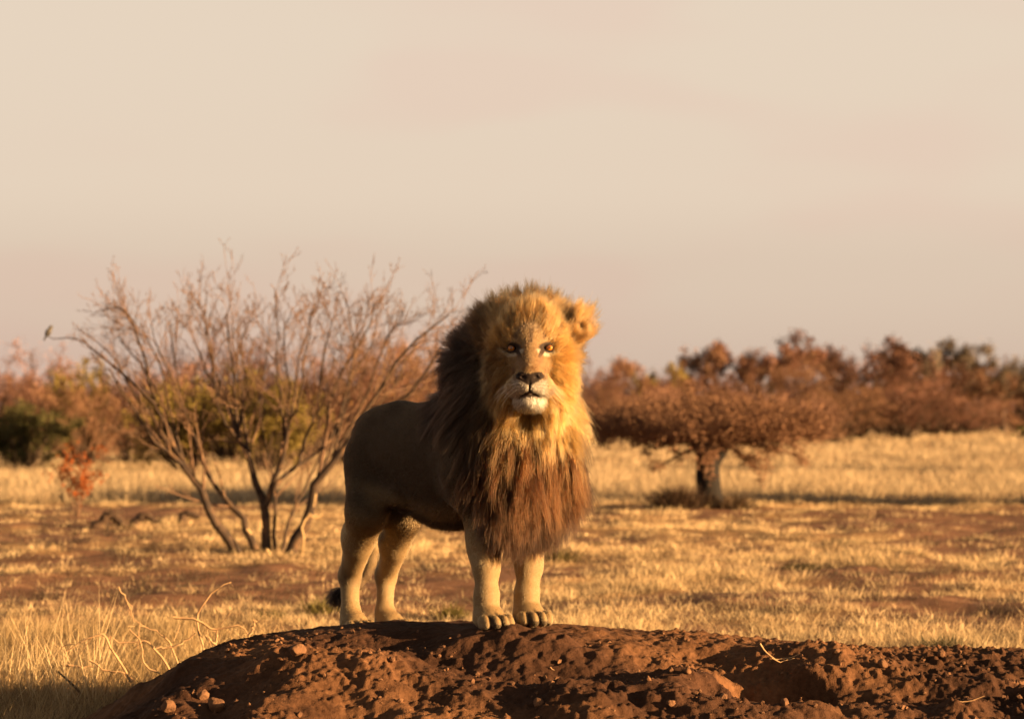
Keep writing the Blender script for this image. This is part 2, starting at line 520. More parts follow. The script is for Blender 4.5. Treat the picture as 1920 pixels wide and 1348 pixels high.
# fore legs: (paw px, depth), heading
fr = ground_pt(919, 11.50); fl = ground_pt(993, 11.58)
for foot, s, hd in ((fr, -1, (0.42, -0.91)), (fl, 1, (0.34, -0.94))):
    hd = nrm(np.array([*hd, 0.0]))
    ank = foot - hd * 0.045 + ZA * 0.10
    if s < 0:
        mid = at(912, 1062, 11.56); elb = at(908, 962, 11.66); sh = L(0.46, -0.16, 0.74)
    else:
        mid = at(992, 1062, 11.66); elb = at(990, 962, 11.74); sh = L(0.46, 0.16, 0.74)
    G.chain([sh, elb, mid, ank, foot - hd * 0.01 + ZA * 0.055], [0.130, 0.096, 0.058, 0.049, 0.058], 0.045)
    G.ell(mid + (elb - mid) * 0.45 - UH * 0.02, (0.074, 0.072, 0.13), 0.05)
    G.ell(ank + ZA * 0.055 + hd * 0.008, (0.057, 0.055, 0.055), 0.03)     # wrist knob
    G.ell(ank - hd * 0.055 + ZA * 0.05, (0.025, 0.03, 0.04), 0.03)       # pisiform pad
    paw(foot, hd, 1.12)
    TOES.append((foot, hd, 1.12))
# hind legs
hr = ground_pt(666, 12.46); hl = ground_pt(733, 12.56)
for foot, s in ((hr, -1), (hl, 1)):
    hd = nrm(np.array([0.5, -0.86, 0.0])) if s < 0 else nrm(np.array([0.66, -0.75, 0.0]))
    if s < 0:
        hip = L(-0.46, -0.095, 0.78); knee = at(688, 960, 12.22); hock = at(656, 1080, 12.58)
        rs = [0.112, 0.094, 0.050, 0.044, 0.052]
    else:
        hip = L(-0.46, 0.095, 0.78); knee = at(757, 968, 12.36); hock = at(724, 1080, 12.66)
        rs = [0.112, 0.086, 0.047, 0.042, 0.051]
    G.chain([hip, knee], rs[:2], 0.06, flat=UH, fs=1.12)
    G.chain([knee, hock], [rs[1], rs[2]], 0.05, flat=UH, fs=1.15)
    G.chain([hock, foot - hd * 0.05 + ZA * 0.09, foot + ZA * 0.05], rs[2:], 0.04)
    G.ell(knee + (hock - knee) * 0.38 - UH * 0.035, (0.07, 0.065, 0.10), 0.05)    # calf muscle
    G.ell(hock - UH * 0.025 + ZA * 0.02, (0.035, 0.035, 0.05), 0.03)              # heel
    paw(foot, hd, 1.02)
    TOES.append((foot, hd, 1.02))
# flank fold in front of the thigh
G.cone(L(-0.36, -0.15, 0.62), L(-0.16, -0.13, 0.60), 0.05, 0.04, 0.09)
# tail
tail = spline([L(-0.60, 0.0, 0.95), L(-0.70, 0.01, 0.84), at(712, 930, 12.85), at(703, 1010, 12.85), at(690, 1070, 12.84), at(660, 1108, 12.80), at(634, 1113, 12.76)], 14)
G.chain(list(tail), list(np.linspace(0.045, 0.017, 14)), 0.02)
BODY_D = G.D.copy()

# ---------------- mane core (the mass of under-hair that carries the long strands)
MANE = [  # px, py, Y, (rx, ry, rz)
    (988, 656, 11.62, (0.212, 0.20, 0.195)),
    (952, 718, 11.80, (0.262, 0.27, 0.25)),
    (962, 770, 11.66, (0.292, 0.23, 0.25)),
    (968, 845, 11.62, (0.262, 0.22, 0.23)),
    (960, 900, 11.62, (0.215, 0.19, 0.185)),
    (958, 940, 11.60, (0.150, 0.12, 0.11)),
    (895, 800, 11.86, (0.19, 0.22, 0.25)),
]
mane_e = []
for px, py, Y, r in MANE:
    c = at(px, py, Y); mane_e.append((c, np.array(r)))
    G.ell(c, r, 0.05)
def mane_sd(p):
    d = np.full(p.shape[:-1], 9.0)
    for c, r in mane_e:
        q = (p - c) / r; k0 = np.linalg.norm(q, axis=-1); k1 = np.linalg.norm(q / r, axis=-1) + 1e-6
        d = np.minimum(d, k0 * (k0 - 1) / k1)
    return d
# keep the face plane clear of the core
G.ell(H(0, 0.10, -0.09), (0.17, 0.20, 0.24), 0.04, sub=True)
bV, bF = G.mesh()
bV = taubin(bV, bF, 2)

# ---------------- head
HG = Grid(HEAD + [-0.33, -0.24, -0.36], HEAD + [0.33, 0.34, 0.24], 0.0036)
def hell(x, f, z, r, k=0.02, sub=False, tilt=0.0, yaw=0.0):
    """ellipsoid in head space; tilt turns it about the ear-to-ear axis, yaw about the vertical"""
    ct, st = math.cos(tilt), math.sin(tilt); cy, sy = math.cos(yaw), math.sin(yaw)
    A = np.array([[cy, sy, 0], [-sy, cy, 0], [0, 0, 1.0]])
    B = np.array([[1, 0, 0], [0, ct, st], [0, -st, ct]])
    HG.ell(H(x, f, z), r, k, (B @ A) @ MH, sub)
def hcone(a, b, ra, rb, k=0.02, fs=1.0, sub=False):
    HG.cone(H(*a), H(*b), ra, rb, k, sub, flat=MH[0] if fs != 1 else None, fs=fs)
hell(0, -0.115, 0.005, (0.142, 0.15, 0.125))                # cranium
hell(0, -0.050, 0.055, (0.092, 0.072, 0.075), 0.04)         # forehead
hcone((0, 0.000, 0.032), (0, 0.148, -0.105), 0.036, 0.032, 0.020, fs=1.32)   # nose bridge
hcone((0, 0.0, -0.06), (0, 0.125, -0.165), 0.075, 0.058, 0.035, fs=1.05)     # muzzle
for s in (-1, 1):
    hell(0.100 * s, -0.068, -0.040, (0.062, 0.075, 0.062), 0.04)              # cheek bone
    hell(0.092 * s, -0.065, -0.125, (0.072, 0.085, 0.080), 0.05)              # cheek
    hcone((0.034 * s, 0.004, 0.022), (0.112 * s, -0.040, 0.044), 0.024, 0.022, 0.022)              # brow
    hell(0.043 * s, 0.120, -0.172, (0.047, 0.052, 0.044), 0.022)              # whisker pad
    hell(0.060 * s, 0.085, -0.182, (0.045, 0.060, 0.046), 0.03)
hell(0, -0.05, -0.205, (0.125, 0.12, 0.085), 0.05)            # jaw
hell(0, 0.078, -0.240, (0.066, 0.052, 0.036), 0.022)        # chin
hell(0, 0.064, -0.262, (0.056, 0.046, 0.030), 0.03)
hell(0, 0.152, -0.130, (0.050, 0.030, 0.024), 0.012)        # nose leather
for s in (-1, 1):
    hell(0.036 * s, 0.162, -0.134, (0.023, 0.022, 0.017), 0.008)
    hell(0.033 * s, 0.186, -0.139, (0.014, 0.013, 0.0085), 0.006, sub=True, yaw=0.4 * s)     # nostril
    hell(0.054 * s, 0.172, -0.131, (0.012, 0.012, 0.006), 0.006, sub=True)
HG.cone(H(0, 0.190, -0.150), H(0, 0.172, -0.207), 0.0045, 0.005, 0.008, True)               # philtrum
for s in (-1, 1):                                                                           # mouth slit
    HG.chain([H(0, 0.172, -0.207), H(0.026 * s, 0.160, -0.219), H(0.050 * s, 0.140, -0.228)], [0.0055, 0.0050, 0.003], 0.008, sub=True)
EYES = [(-0.0885, -0.018, -0.002), (0.0885, -0.018, 0.0)]
for (ex, ef, ez), s in zip(EYES, (-1, 1)):
    hell(ex + 0.004 * s, 0.012, ez + 0.001, (0.0300, 0.040, 0.0145), 0.007, sub=True)   # opening
    hcone((ex - 0.018 * s, 0.006, ez - 0.004), (ex - 0.033 * s, 0.014, ez - 0.026), 0.0065, 0.004, 0.008, sub=True)  # tear duct
    hcone((ex - 0.028 * s, 0.002, ez + 0.0165), (ex + 0.030 * s, -0.018, ez + 0.0175), 0.0095, 0.009, 0.010)   # upper lid
    hcone((ex - 0.020 * s, -0.002, ez - 0.019), (ex + 0.026 * s, -0.020, ez - 0.013), 0.007, 0.007, 0.009)    # lower lid
# ears: cupped shells
for s, (ex, ef, ez), yaw in ((1, (0.222, -0.112, 0.084), -0.25), (-1, (-0.165, -0.215, 0.060), 0.35)):
    hell(ex, ef, ez, (0.046, 0.024, 0.048), 0.015, yaw=yaw)
    hell(ex + 0.012 * s, ef + 0.030, ez + 0.002, (0.032, 0.020, 0.034), 0.008, sub=True, yaw=yaw)
    hcone((0.10 * s, -0.15, 0.06), (ex - 0.04 * s, ef - 0.015, ez - 0.02), 0.06, 0.034, 0.03)
hV, hF = HG.mesh()
hV = taubin(hV, hF, 1)

# ---------------- coat colours
rngL = np.random.default_rng(11)
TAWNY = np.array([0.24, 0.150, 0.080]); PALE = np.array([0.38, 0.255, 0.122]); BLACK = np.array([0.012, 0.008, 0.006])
CREAM = np.array([0.52, 0.46, 0.38]); UNDER = np.array([0.030, 0.013, 0.006])
def body_colour(p):
    q = p - LO; u, v, z = q @ UH, q @ VL, q[:, 2]
    n = vnoise3(p * 9, 1) - 0.5
    c = mixc(TAWNY * 0.20, PALE, sstep(0.62, 0.26, z + 0.05 * n))  # upper body far below its tawny: flank shade put into the coat colour
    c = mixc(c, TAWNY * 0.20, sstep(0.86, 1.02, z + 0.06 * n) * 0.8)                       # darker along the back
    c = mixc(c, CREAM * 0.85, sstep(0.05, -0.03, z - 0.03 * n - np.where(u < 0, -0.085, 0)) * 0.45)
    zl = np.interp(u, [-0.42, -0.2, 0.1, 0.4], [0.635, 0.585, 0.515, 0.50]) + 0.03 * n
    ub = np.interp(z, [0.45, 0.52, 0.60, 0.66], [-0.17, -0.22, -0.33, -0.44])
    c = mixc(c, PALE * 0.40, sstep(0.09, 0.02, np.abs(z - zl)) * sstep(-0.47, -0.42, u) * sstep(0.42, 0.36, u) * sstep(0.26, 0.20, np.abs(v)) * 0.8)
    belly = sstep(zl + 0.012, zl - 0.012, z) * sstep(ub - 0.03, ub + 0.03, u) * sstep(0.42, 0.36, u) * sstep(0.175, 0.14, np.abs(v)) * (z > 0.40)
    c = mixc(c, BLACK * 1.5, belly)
    hockback = sstep(-0.60, -0.66, u) * sstep(0.34, 0.26, z) * sstep(0.08, 0.16, z)
    c = mixc(c, TAWNY * 0.45, hockback * 0.6)
    tl = np.min(np.linalg.norm(p[:, None] - tail[None, 9:], axis=2), axis=1)
    c = mixc(c, TAWNY * 0.5, sstep(0.06, 0.03, tl)); 
    tt = np.linalg.norm(p - tail[-1], axis=1); c = mixc(c, BLACK, sstep(0.12, 0.07, tt) * sstep(0.06, 0.03, tl))
    for foot, hd, sz in TOES:                                                              # dark lines between the toes
        r = p - foot; hh = r @ hd; ll = r @ np.array([-hd[1], hd[0], 0])
        near = sstep(0.05, 0.075, hh) * sstep(0.16, 0.14, hh) * (np.abs(ll) < 0.09) * (r[:, 2] < 0.09)
        lines = sum(sstep(0.011, 0.004, np.abs(ll - o * sz)) for o in (-0.039, 0.0, 0.039))
        c = mixc(c, BLACK * 2, np.clip(near * lines, 0, 1) * 0.85)
        c = mixc(c, BLACK, sstep(0.118 * sz, 0.128 * sz, hh) * (hh < 0.17) * (np.abs(ll) < 0.09) * (r[:, 2] < 0.032) * 0.8)
    c = c * (1 + 0.14 * n[:, None])
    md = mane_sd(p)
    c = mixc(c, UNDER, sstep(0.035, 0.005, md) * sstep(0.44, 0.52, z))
    return c

def ring(x, z, cx, cz, rx, rz, rot=0.0):
    c, s = math.cos(rot), math.sin(rot)
    dx, dz = x - cx, z - cz
    return np.sqrt(((dx * c + dz * s) / rx) ** 2 + ((-dx * s + dz * c) / rz) ** 2)

def face_colour(p):
    q = to_head(p); x, f, z = q[:, 0], q[:, 1], q[:, 2]; ax = np.abs(x)
    n = vnoise3(p * 45, 2) - 0.5; n2 = vnoise3(p * 120, 5) - 0.5
    c = np.tile(np.array([0.30, 0.180, 0.080]), (len(p), 1))
    c = mixc(c, [0.26, 0.145, 0.062], sstep(0.055, 0.03, ax) * sstep(0.02, 0.10, f) * sstep(-0.15, -0.10, z))     # bridge
    c = mixc(c, [0.17, 0.115, 0.075], sstep(0.055, 0.10, z + 0.03 * n) * 0.6)                                        # upper forehead
    c = mixc(c, [0.40, 0.27, 0.135], sstep(0.06, 0.11, ax) * sstep(0.0, -0.05, z) * 0.6)                            # cheeks
    muz = sstep(-0.146, -0.160, z - 0.12 * (ax - 0.04)) * sstep(0.03, 0.075, f)
    c = mixc(c, CREAM, muz * 0.95 * sstep(0.092, 0.062, ax))
    c = mixc(c, CREAM, sstep(-0.205, -0.225, z) * sstep(0.0, 0.06, f) * sstep(0.078, 0.045, ax) * sstep(-0.305, -0.265, z))
    # whisker rows
    for zz in (-0.160, -0.174, -0.188):
        row = sstep(0.0032, 0.001, np.abs(z - zz + 0.10 * (ax - 0.05))) * (ax > 0.030) * (ax < 0.088) * (f > 0.05)
        c = mixc(c, [0.10, 0.05, 0.03], row * (np.sin(ax * 800) > 0.0) * 0.75)
    # dark fold at the side of the muzzle
    c = mixc(c, [0.17, 0.10, 0.06], sstep(0.012, 0.004, np.abs(ax - 0.070 - 0.15 * (z + 0.14))) * sstep(-0.165, -0.15, z) * sstep(-0.08, -0.11, z) * 0.6)
    # forehead marks
    c = mixc(c, [0.07, 0.04, 0.025], sstep(0.014, 0.005, np.abs(x - 0.004 - 0.05 * (z - 0.05))) * sstep(0.012, 0.03, z) * sstep(0.10, 0.08, z) * 0.85)
    for s in (-1, 1):
        c = mixc(c, [0.13, 0.07, 0.035], sstep(1.0, 0.5, ring(x, z, 0.066 * s, 0.050, 0.011, 0.022, 0.1 * s)) * 0.8)
        c = mixc(c, [0.42, 0.30, 0.16], sstep(1.0, 0.6, ring(x, z, 0.080 * s, 0.034, 0.026, 0.014, 0.1 * s)) * 0.5)
    c = mixc(c, [0.16, 0.09, 0.05], sstep(1.0, 0.5, ring(x, z, 0.005, -0.060, 0.012, 0.010)) * 0.6)
    # freckles under the eyes
    c = c * (1 - 0.35 * (sstep(0.1, 0.3, n2) * sstep(0.0, -0.03, z) * sstep(-0.13, -0.09, z) * sstep(0.03, 0.05, ax))[:, None])
    for (ex, ef, ez), s in zip(EYES, (-1, 1)):
        r = ring(x, z, ex + 0.004 * s, ez, 0.0310, 0.0160)
        c = mixc(c, [0.55, 0.48, 0.36], sstep(2.60, 2.1, ring(x, z, ex + 0.002 * s, ez - 0.008, 0.026, 0.0150)) * (z < ez - 0.008) * 0.95)
        c = mixc(c, [0.035, 0.02, 0.014], sstep(1.90, 1.45, r) * (f > -0.06))
        c = mixc(c, [0.03, 0.018, 0.012], sstep(1.0, 0.7, ring(x, z, ex + 0.030 * s, ez + 0.012, 0.016, 0.010, 0.4 * s)) * 0.9)       # outer corner
        td = ring(x, z, ex - 0.034 * s, ez - 0.024, 0.0105, 0.032, -0.42 * s)
        c = mixc(c, [0.045, 0.025, 0.016], sstep(1.2, 0.7, td))
        c = mixc(c, [0.20, 0.11, 0.06], sstep(1.0, 0.4, ring(x, z, ex - 0.040 * s, ez - 0.055, 0.018, 0.035, -0.3 * s)) * 0.5)
    # nose leather, philtrum, mouth
    nose = sstep(-0.1135, -0.1185, z - 0.10 * ax + 0.004) * sstep(-0.176, -0.170, z - 0.55 * ax + 0.006) * (f > 0.135) * (ax < 0.064)
    c = mixc(c, [0.030, 0.016, 0.012], nose)
    c = mixc(c, BLACK, sstep(0.0065, 0.004, ax) * (z < -0.15) * (z > -0.215) * (f > 0.12))
    mz = np.interp(ax, [0, 0.026, 0.052, 0.075], [-0.207, -0.219, -0.230, -0.238])
    c = mixc(c, [0.02, 0.012, 0.01], sstep(0.0085, 0.005, np.abs(z - mz)) * sstep(0.058, 0.035, ax) * (f > 0.06))
    c = mixc(c, [0.10, 0.05, 0.035], sstep(0.016, 0.006, mz - z) * (z < mz) * (ax < 0.03) * (f > 0.09) * 0.6)
    # ears: dark behind, pale inside
    ear = sstep(0.17, 0.19, ax) * sstep(0.0, 0.03, z)
    c = mixc(c, [0.36, 0.21, 0.085], ear * 0.8)
    back = sstep(-0.05, -0.12, f) * (1 - ear)
    c = mixc(c, UNDER * 2, back)
    return c * (1 + 0.18 * n[:, None])

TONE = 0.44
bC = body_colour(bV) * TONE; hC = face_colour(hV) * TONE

def coat_mat():
    m, nt, out = new_mat('lion_coat')
    b = N(nt, 'ShaderNodeBsdfPrincipled'); b.inputs['Roughness'].default_value = 0.75; b.inputs['Specular IOR Level'].default_value = 0.2
    a = N(nt, 'ShaderNodeAttribute'); a.attribute_name = 'col'
    tc = N(nt, 'ShaderNodeTexCoord')
    nz = N(nt, 'ShaderNodeTexNoise'); nz.inputs['Scale'].default_value = 120; nz.inputs['Detail'].default_value = 4
    nt.links.new(tc.outputs['Object'], nz.inputs['Vector'])
    bp = N(nt, 'ShaderNodeBump'); bp.inputs['Strength'].default_value = 0.25; bp.inputs['Distance'].default_value = 0.003
    nt.links.new(nz.outputs['Fac'], bp.inputs['Height']); nt.links.new(bp.outputs[0], b.inputs['Normal'])
    nt.links.new(a.outputs['Color'], b.inputs['Base Color']); nt.links.new(b.outputs[0], out.inputs[0])
    return m
COAT = coat_mat()
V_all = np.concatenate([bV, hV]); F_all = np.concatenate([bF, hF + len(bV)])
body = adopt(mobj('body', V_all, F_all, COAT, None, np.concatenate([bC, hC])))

# ---------------- eyes
def eye_mat():
    m, nt, out = new_mat('eye_amber')
    b = N(nt, 'ShaderNodeBsdfPrincipled'); b.inputs['Roughness'].default_value = 0.06; b.inputs['Coat Weight'].default_value = 0.6
    a = N(nt, 'ShaderNodeAttribute'); a.attribute_name = 'col'
    nt.links.new(a.outputs['Color'], b.inputs['Base Color']); nt.links.new(b.outputs[0], out.inputs[0])
    return m
EYE = eye_mat()
def uvsphere(r, nu=48, nv=32):
    th = np.linspace(0, np.pi, nv)[:, None]; ph = np.linspace(0, 2 * np.pi, nu, endpoint=False)[None]
    # pole along -Y (towards the viewer)
    V = np.stack([np.sin(th) * np.cos(ph), -np.cos(th) * np.ones_like(ph), np.sin(th) * np.sin(ph)], -1).reshape(-1, 3) * r
    i = np.arange(nv - 1)[:, None] * nu; j = np.arange(nu)[None]; j2 = (j + 1) % nu
    F = np.stack([i + j, i + j2, i + nu + j2, i + nu + j], -1).reshape(-1, 4)
    return V, F, np.repeat(th.ravel(), nu)
eV, eF, eth = uvsphere(0.0245)
eC = np.where((eth < 0.20)[:, None], [[0.006, 0.005, 0.004]], np.where((eth < 0.66)[:, None], [[0.42, 0.15, 0.018]], [[0.03, 0.015, 0.01]]))
eC = np.where(((eth >= 0.20) & (eth < 0.34))[:, None], [[0.26, 0.08, 0.010]], eC)
eC = eC * np.where(eV[:, 2:3] > 0.0045, 0.45, 1.0)  # lid's shadow painted on the upper part of the eyeball
eye_me = mesh_data('eye', eV, eF, EYE, eC)
for ex, ef, ez in EYES:
    e = link(bpy.data.objects.new('eye', eye_me)); e.location = H(ex, ef, ez); adopt(e)

# ---------------- short coat strands
HAIR = hair_mat('lion_hair', 0.40, 0.6)
FUR = hair_mat('lion_fur', 0.55, 0.8)
def short_fur(V, F, Nv, colfn, count, weight, flow, length, lift, seed, thick=0.0009):
    rng = np.random.default_rng(seed)
    P, f = scatter(V, F, count, weight, rng)
    n = nrm(Nv[F[f]].mean(1))
    d = flow(P); d = nrm(d - n * np.sum(d * n, 1, keepdims=True))
    ln = length(P)[:, None] * (0.6 + 0.8 * rng.random((count, 1)))
    jit = rng.normal(0, 0.14, (count, 3))
    d0 = nrm(d + n * lift + jit); d1 = nrm(d + n * lift * 0.25 + jit * 0.6)
    pts = np.stack([P - n * 0.002, P + d0 * ln * 0.5, P + d0 * ln * 0.5 + d1 * ln * 0.5], 1)
    var = (0.18 + 0.5 * sstep(0.35, 0.6, P[:, 2:3]))
    return pts, TONE * colfn(P) * (1 + var * (rng.random((count, 1)) - 0.5) * 2)
bN = vert_normals(bV, bF); hN = vert_normals(hV, hF)
md_b = mane_sd(bV)
hid = sstep(0.44, 0.50, bV[:, 2])
w_body = np.clip(1 - sstep(0.03, 0.0, md_b) * hid, 0, 1)
front_half = 0.25 + 0.75 * (bN[:, 1] < 0.35)
def flow_body(P):
    q = P - LO; z = q[:, 2]
    d = -UH[None] * sstep(0.35, 0.6, z)[:, None] * 0.9 - ZA[None] * (0.45 + 0.5 * sstep(0.6, 0.35, z))[:, None]
    return nrm(d + 1e-4)
def len_body(P):
    q = P - LO; u, v, z = q @ UH, q @ VL, q[:, 2]
    belly = sstep(0.60, 0.52, z) * sstep(-0.22, -0.12, u) * sstep(0.4, 0.2, u) * sstep(0.16, 0.10, np.abs(v)) * (z > 0.40)
    return 0.014 + 0.050 * belly - 0.0095 * sstep(0.45, 0.28, z)
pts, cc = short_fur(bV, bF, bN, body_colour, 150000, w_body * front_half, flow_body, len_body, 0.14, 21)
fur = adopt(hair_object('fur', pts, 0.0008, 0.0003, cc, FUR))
# face
hq = to_head(hV)
def face_r(q): return np.sqrt((q[:, 0] / 0.112) ** 2 + ((q[:, 2] + 0.085 - 0.02) / np.where(q[:, 2] > -0.085, 0.190, 0.235)) ** 2)
leather = (hC.mean(1) > 0.045 * TONE)
eye_free = np.min([ring(hq[:, 0], hq[:, 2], e[0], e[2], 0.036, 0.022) for e in EYES], 0) > 1.0
w_face = leather * eye_free * (hq[:, 1] > -0.14) * 1.0
def flow_face(P):
    q = to_head(P); x, f, z = q[:, 0], q[:, 1], q[:, 2]
    up = sstep(-0.13, -0.02, z)
    dx = np.clip(x / 0.05, -1, 1) * (0.25 + 0.5 * sstep(0.02, 0.10, np.abs(x))); dz = -0.5 + 1.4 * up
    return nrm(np.stack([dx, np.full_like(dx, 0.45), dz], 1))
def len_face(P):
    q = to_head(P); r = face_r(q)
    return 0.006 + 0.014 * sstep(-0.20, -0.25, q[:, 2]) + 0.026 * sstep(0.82, 1.08, r) + 0.002 * sstep(0.16, 0.2, np.abs(q[:, 0]))
pts, cc = short_fur(hV, hF, hN, face_colour, 70000, w_face, flow_face, len_face, 0.35, 22)
ff = adopt(hair_object('face_fur', pts, 0.0007, 0.0002, cc, FUR))

# ---------------- mane
FC = H(0.005, 0.0, -0.08)
BACKV = np.array([0, 1.0, 0])
def mane_flow(p):
    r = p - FC
    rx, rz = r[..., 0], r[..., 2]
    rad = nrm(np.stack([rx, np.zeros_like(rx), rz + 1e-6], -1))
    back = sstep(-0.02, 0.35, r[..., 1])[..., None]
    top = rad * 0.95 + BACKV * (0.55 + 0.5 * back) + ZA * 0.25
    side = rad * np.array([0.75, 0, 0.3]) + BACKV * (0.45 + 0.5 * back) - ZA * 0.75
    low = np.stack([rx * 0.40 - 0.05, np.full_like(rx, -0.05), np.full_like(rx, -1.0)], -1)
    w1 = sstep(0.14, -0.06, rz)[..., None]; w2 = sstep(-0.16, -0.34, rz)[..., None]
    d = top * (1 - w1) + side * w1
    d = d * (1 - w2) + low * w2
    w = np.stack([vnoise3(p * 5.5, s_) - 0.5 for s_ in (11, 23, 37)], -1)
    return nrm(d + w * (0.6 + 1.1 * sstep(0.02, -0.12, rz))[..., None])

def mane_len(p):
    r = p - FC; rz = r[:, 2]; d = np.hypot(r[:, 0], rz)
    q = to_head(p)
    l = 0.075 + 0.085 * sstep(0.13, 0.26, d)
    l = np.where(rz > 0.02, 0.080 + 0.070 * sstep(0.16, 0.27, d), l)
    l = l + 0.085 * sstep(-0.22, -0.5, rz) - 0.075 * sstep(-0.50, -0.75, rz)
    l = l * (1 - 0.42 * sstep(0.10, 0.24, np.abs(r[:, 0])) * sstep(-0.45, -0.62, rz))
    return l

def mane_colour(p, rng):
    r = p - FC; rx, rz = r[:, 0], r[:, 2]
    d = np.hypot(rx, rz)
    n = vnoise3(p * 7, 3) - 0.5; n2 = vnoise3(p * 30, 6) - 0.5
    gold = np.array([0.40, 0.20, 0.055]); blond = np.array([0.42, 0.24, 0.085]); brown = np.array([0.062, 0.021, 0.0055]); dark = np.array([0.016, 0.008, 0.005])
    c = np.tile(gold, (len(p), 1))
    c = mixc(c, blond, sstep(-0.16, -0.24, rz) * sstep(-0.44, -0.34, rz + 0.10 * n) * sstep(0.20, 0.12, np.abs(rx - 0.03)))       # bib under the chin
    c = mixc(c, brown, sstep(-0.21, -0.40, rz + 0.20 * n))
    c = mixc(c, dark, sstep(-0.36, -0.70, rz + 0.45 * n2) * 0.72)
    c = mixc(c, brown, sstep(0.20, 0.30, rx + 0.05 * n) * sstep(-0.25, -0.40, rz) * 0.8)
    c = mixc(c, np.array([0.28, 0.16, 0.065]), sstep(0.05, 0.15, rz) * 0.6)
    c = mixc(c, dark * 1.6, sstep(0.22, 0.34, rz + 0.06 * n) * 0.75)                                                              # dark back of the crown
    side = sstep(-0.10, -0.22, rx + 0.05 * n) * sstep(-0.02, 0.14, r[:, 1])  # side turned from the sun: its shade is painted into the strands
    c = mixc(c, dark * 1.5, sstep(-0.085, -0.15, rx + 0.04 * n) * sstep(-0.10, 0.02, r[:, 1]) * sstep(0.10, 0.04, rz) * sstep(-0.30, -0.20, rz) * 0.85)  # left ruff darkened too, standing in for shade beside the face
    c = mixc(c, dark, side * 0.95)
    c = mixc(c, dark, sstep(0.16, 0.34, r[:, 1]) * 0.9)
    c = mixc(c, brown * 0.8, sstep(-0.13, -0.2, rx) * sstep(-0.10, -0.24, rz) * (1 - side) * 0.9)
    k = rng.random(len(p))[:, None]
    return np.clip(TONE * c * (0.62 + 0.72 * k), 0.002, 0.85)

def d_all(p): return np.minimum(G.sample(p), HG.sample(p))
def grow(P, n, ln, seg, rng, lift=0.45, wav=0.46, follow=0.26, gap=0.012):
    """integrate strands through the flow field, sliding over the surface"""
    m = len(P); step = ln / (seg - 1)
    f0 = mane_flow(P)
    d = nrm(f0 + n * lift + rng.normal(0, 0.12, (m, 3)))
    ph = rng.random(m) * 6.28; fr_ = 1.0 + rng.random(m) * 1.6
    ax = nrm(np.cross(f0, n) + 1e-5)
    pts = [P - n * 0.004]; p = P.copy()
    for i in range(1, seg):
        t = i / (seg - 1)
        wv = ax * (np.cos(ph + fr_ * t * 6.28) * wav)[:, None]
        d = nrm(d * (1 - follow) + mane_flow(p) * follow + wv * 0.5 - ZA * 0.02)
        p = p + d * step[:, None]
        sd = G.sample(p)
        bad = sd < gap * t + 0.002
        if bad.any():
            g = G.grad(p[bad]); p[bad] = p[bad] + g * (gap * t + 0.002 - sd[bad])[:, None]
            d[bad] = nrm(d[bad] - g * np.minimum(np.sum(d[bad] * g, 1, keepdims=True), 0))
        pts.append(p.copy())
    return np.stack(pts, 1)

def clump(guides, gn, per, spread, rng, tipk=0.28, stray=0.07):
    """children round every guide, drawn together towards the tip"""
    g = np.repeat(guides, per, 0); m, k, _ = g.shape
    off = rng.normal(0, 1, (m, 3)) * spread
    nn = np.repeat(gn, per, 0); off = off - nn * np.sum(off * nn, 1, keepdims=True) * 0.6
    t = np.linspace(0, 1, k)
    prof = (1 - t) * 1.0 + t * tipk
    out = g + off[:, None] * prof[None, :, None]
    ln = np.linalg.norm(guides[:, -1] - guides[:, 0], axis=1).repeat(per)
    st = rng.normal(0, 1, (m, 3)) * (ln * stray)[:, None] * (rng.random((m, 1)) ** 2 * 1.6)
    out = out + st[:, None] * (t ** 2)[None, :, None]
    cut = 0.62 + 0.38 * rng.random(m)                       # uneven strand lengths
    tt = t[None] * cut[:, None] * (k - 1); i = np.clip(tt.astype(int), 0, k - 2); fr_ = (tt - i)[..., None]
    r = np.arange(m)[:, None]
    return out[r, i] * (1 - fr_) + out[r, i + 1] * fr_

rm = np.random.default_rng(5)
w_mane = sstep(0.03, 0.0, md_b) * sstep(0.44, 0.52, bV[:, 2])
w_mane = w_mane * (0.15 + 0.85 * ((bN[:, 1] < 0.45) | (bV[:, 2] > 1.0)))
gp, gf = scatter(bV, bF, 5200, w_mane, rm)
gn = nrm(bN[bF[gf]].mean(1))
fcq = to_head(gp); keep = (face_r(fcq) > 1.02) | (fcq[:, 1] < -0.12)
gp, gn = gp[keep], gn[keep]
# strands rooted on the head itself, behind the face
w_h = sstep(0.94, 1.12, face_r(hq)) * (np.abs(hq[:, 0]) < np.where(hq[:, 1] < -0.125, 0.235, 0.195)) * (hq[:, 1] < 0.04) * (hq[:, 2] > -0.30)
hp, hf_ = scatter(hV, hF, 3200, w_h, rm)
hn = nrm(hN[hF[hf_]].mean(1))
P0 = np.concatenate([gp, hp]); N0 = np.concatenate([gn, hn])
ln = mane_len(P0) * (0.55 + 0.85 * rm.random(len(P0)))
guides = grow(P0, N0, ln, 9, rm)
per = 33
strands = clump(guides, N0, per, 0.013, rm)
def tones(P, k, lo, hi):
    return np.repeat(lo + (hi - lo) * rm.random((len(P), 1)), k, 0)
mc = mane_colour(np.repeat(P0, per, 0) + rm.normal(0, 0.012, (len(P0) * per, 3)), rm) * tones(P0, per, 0.78, 1.16)
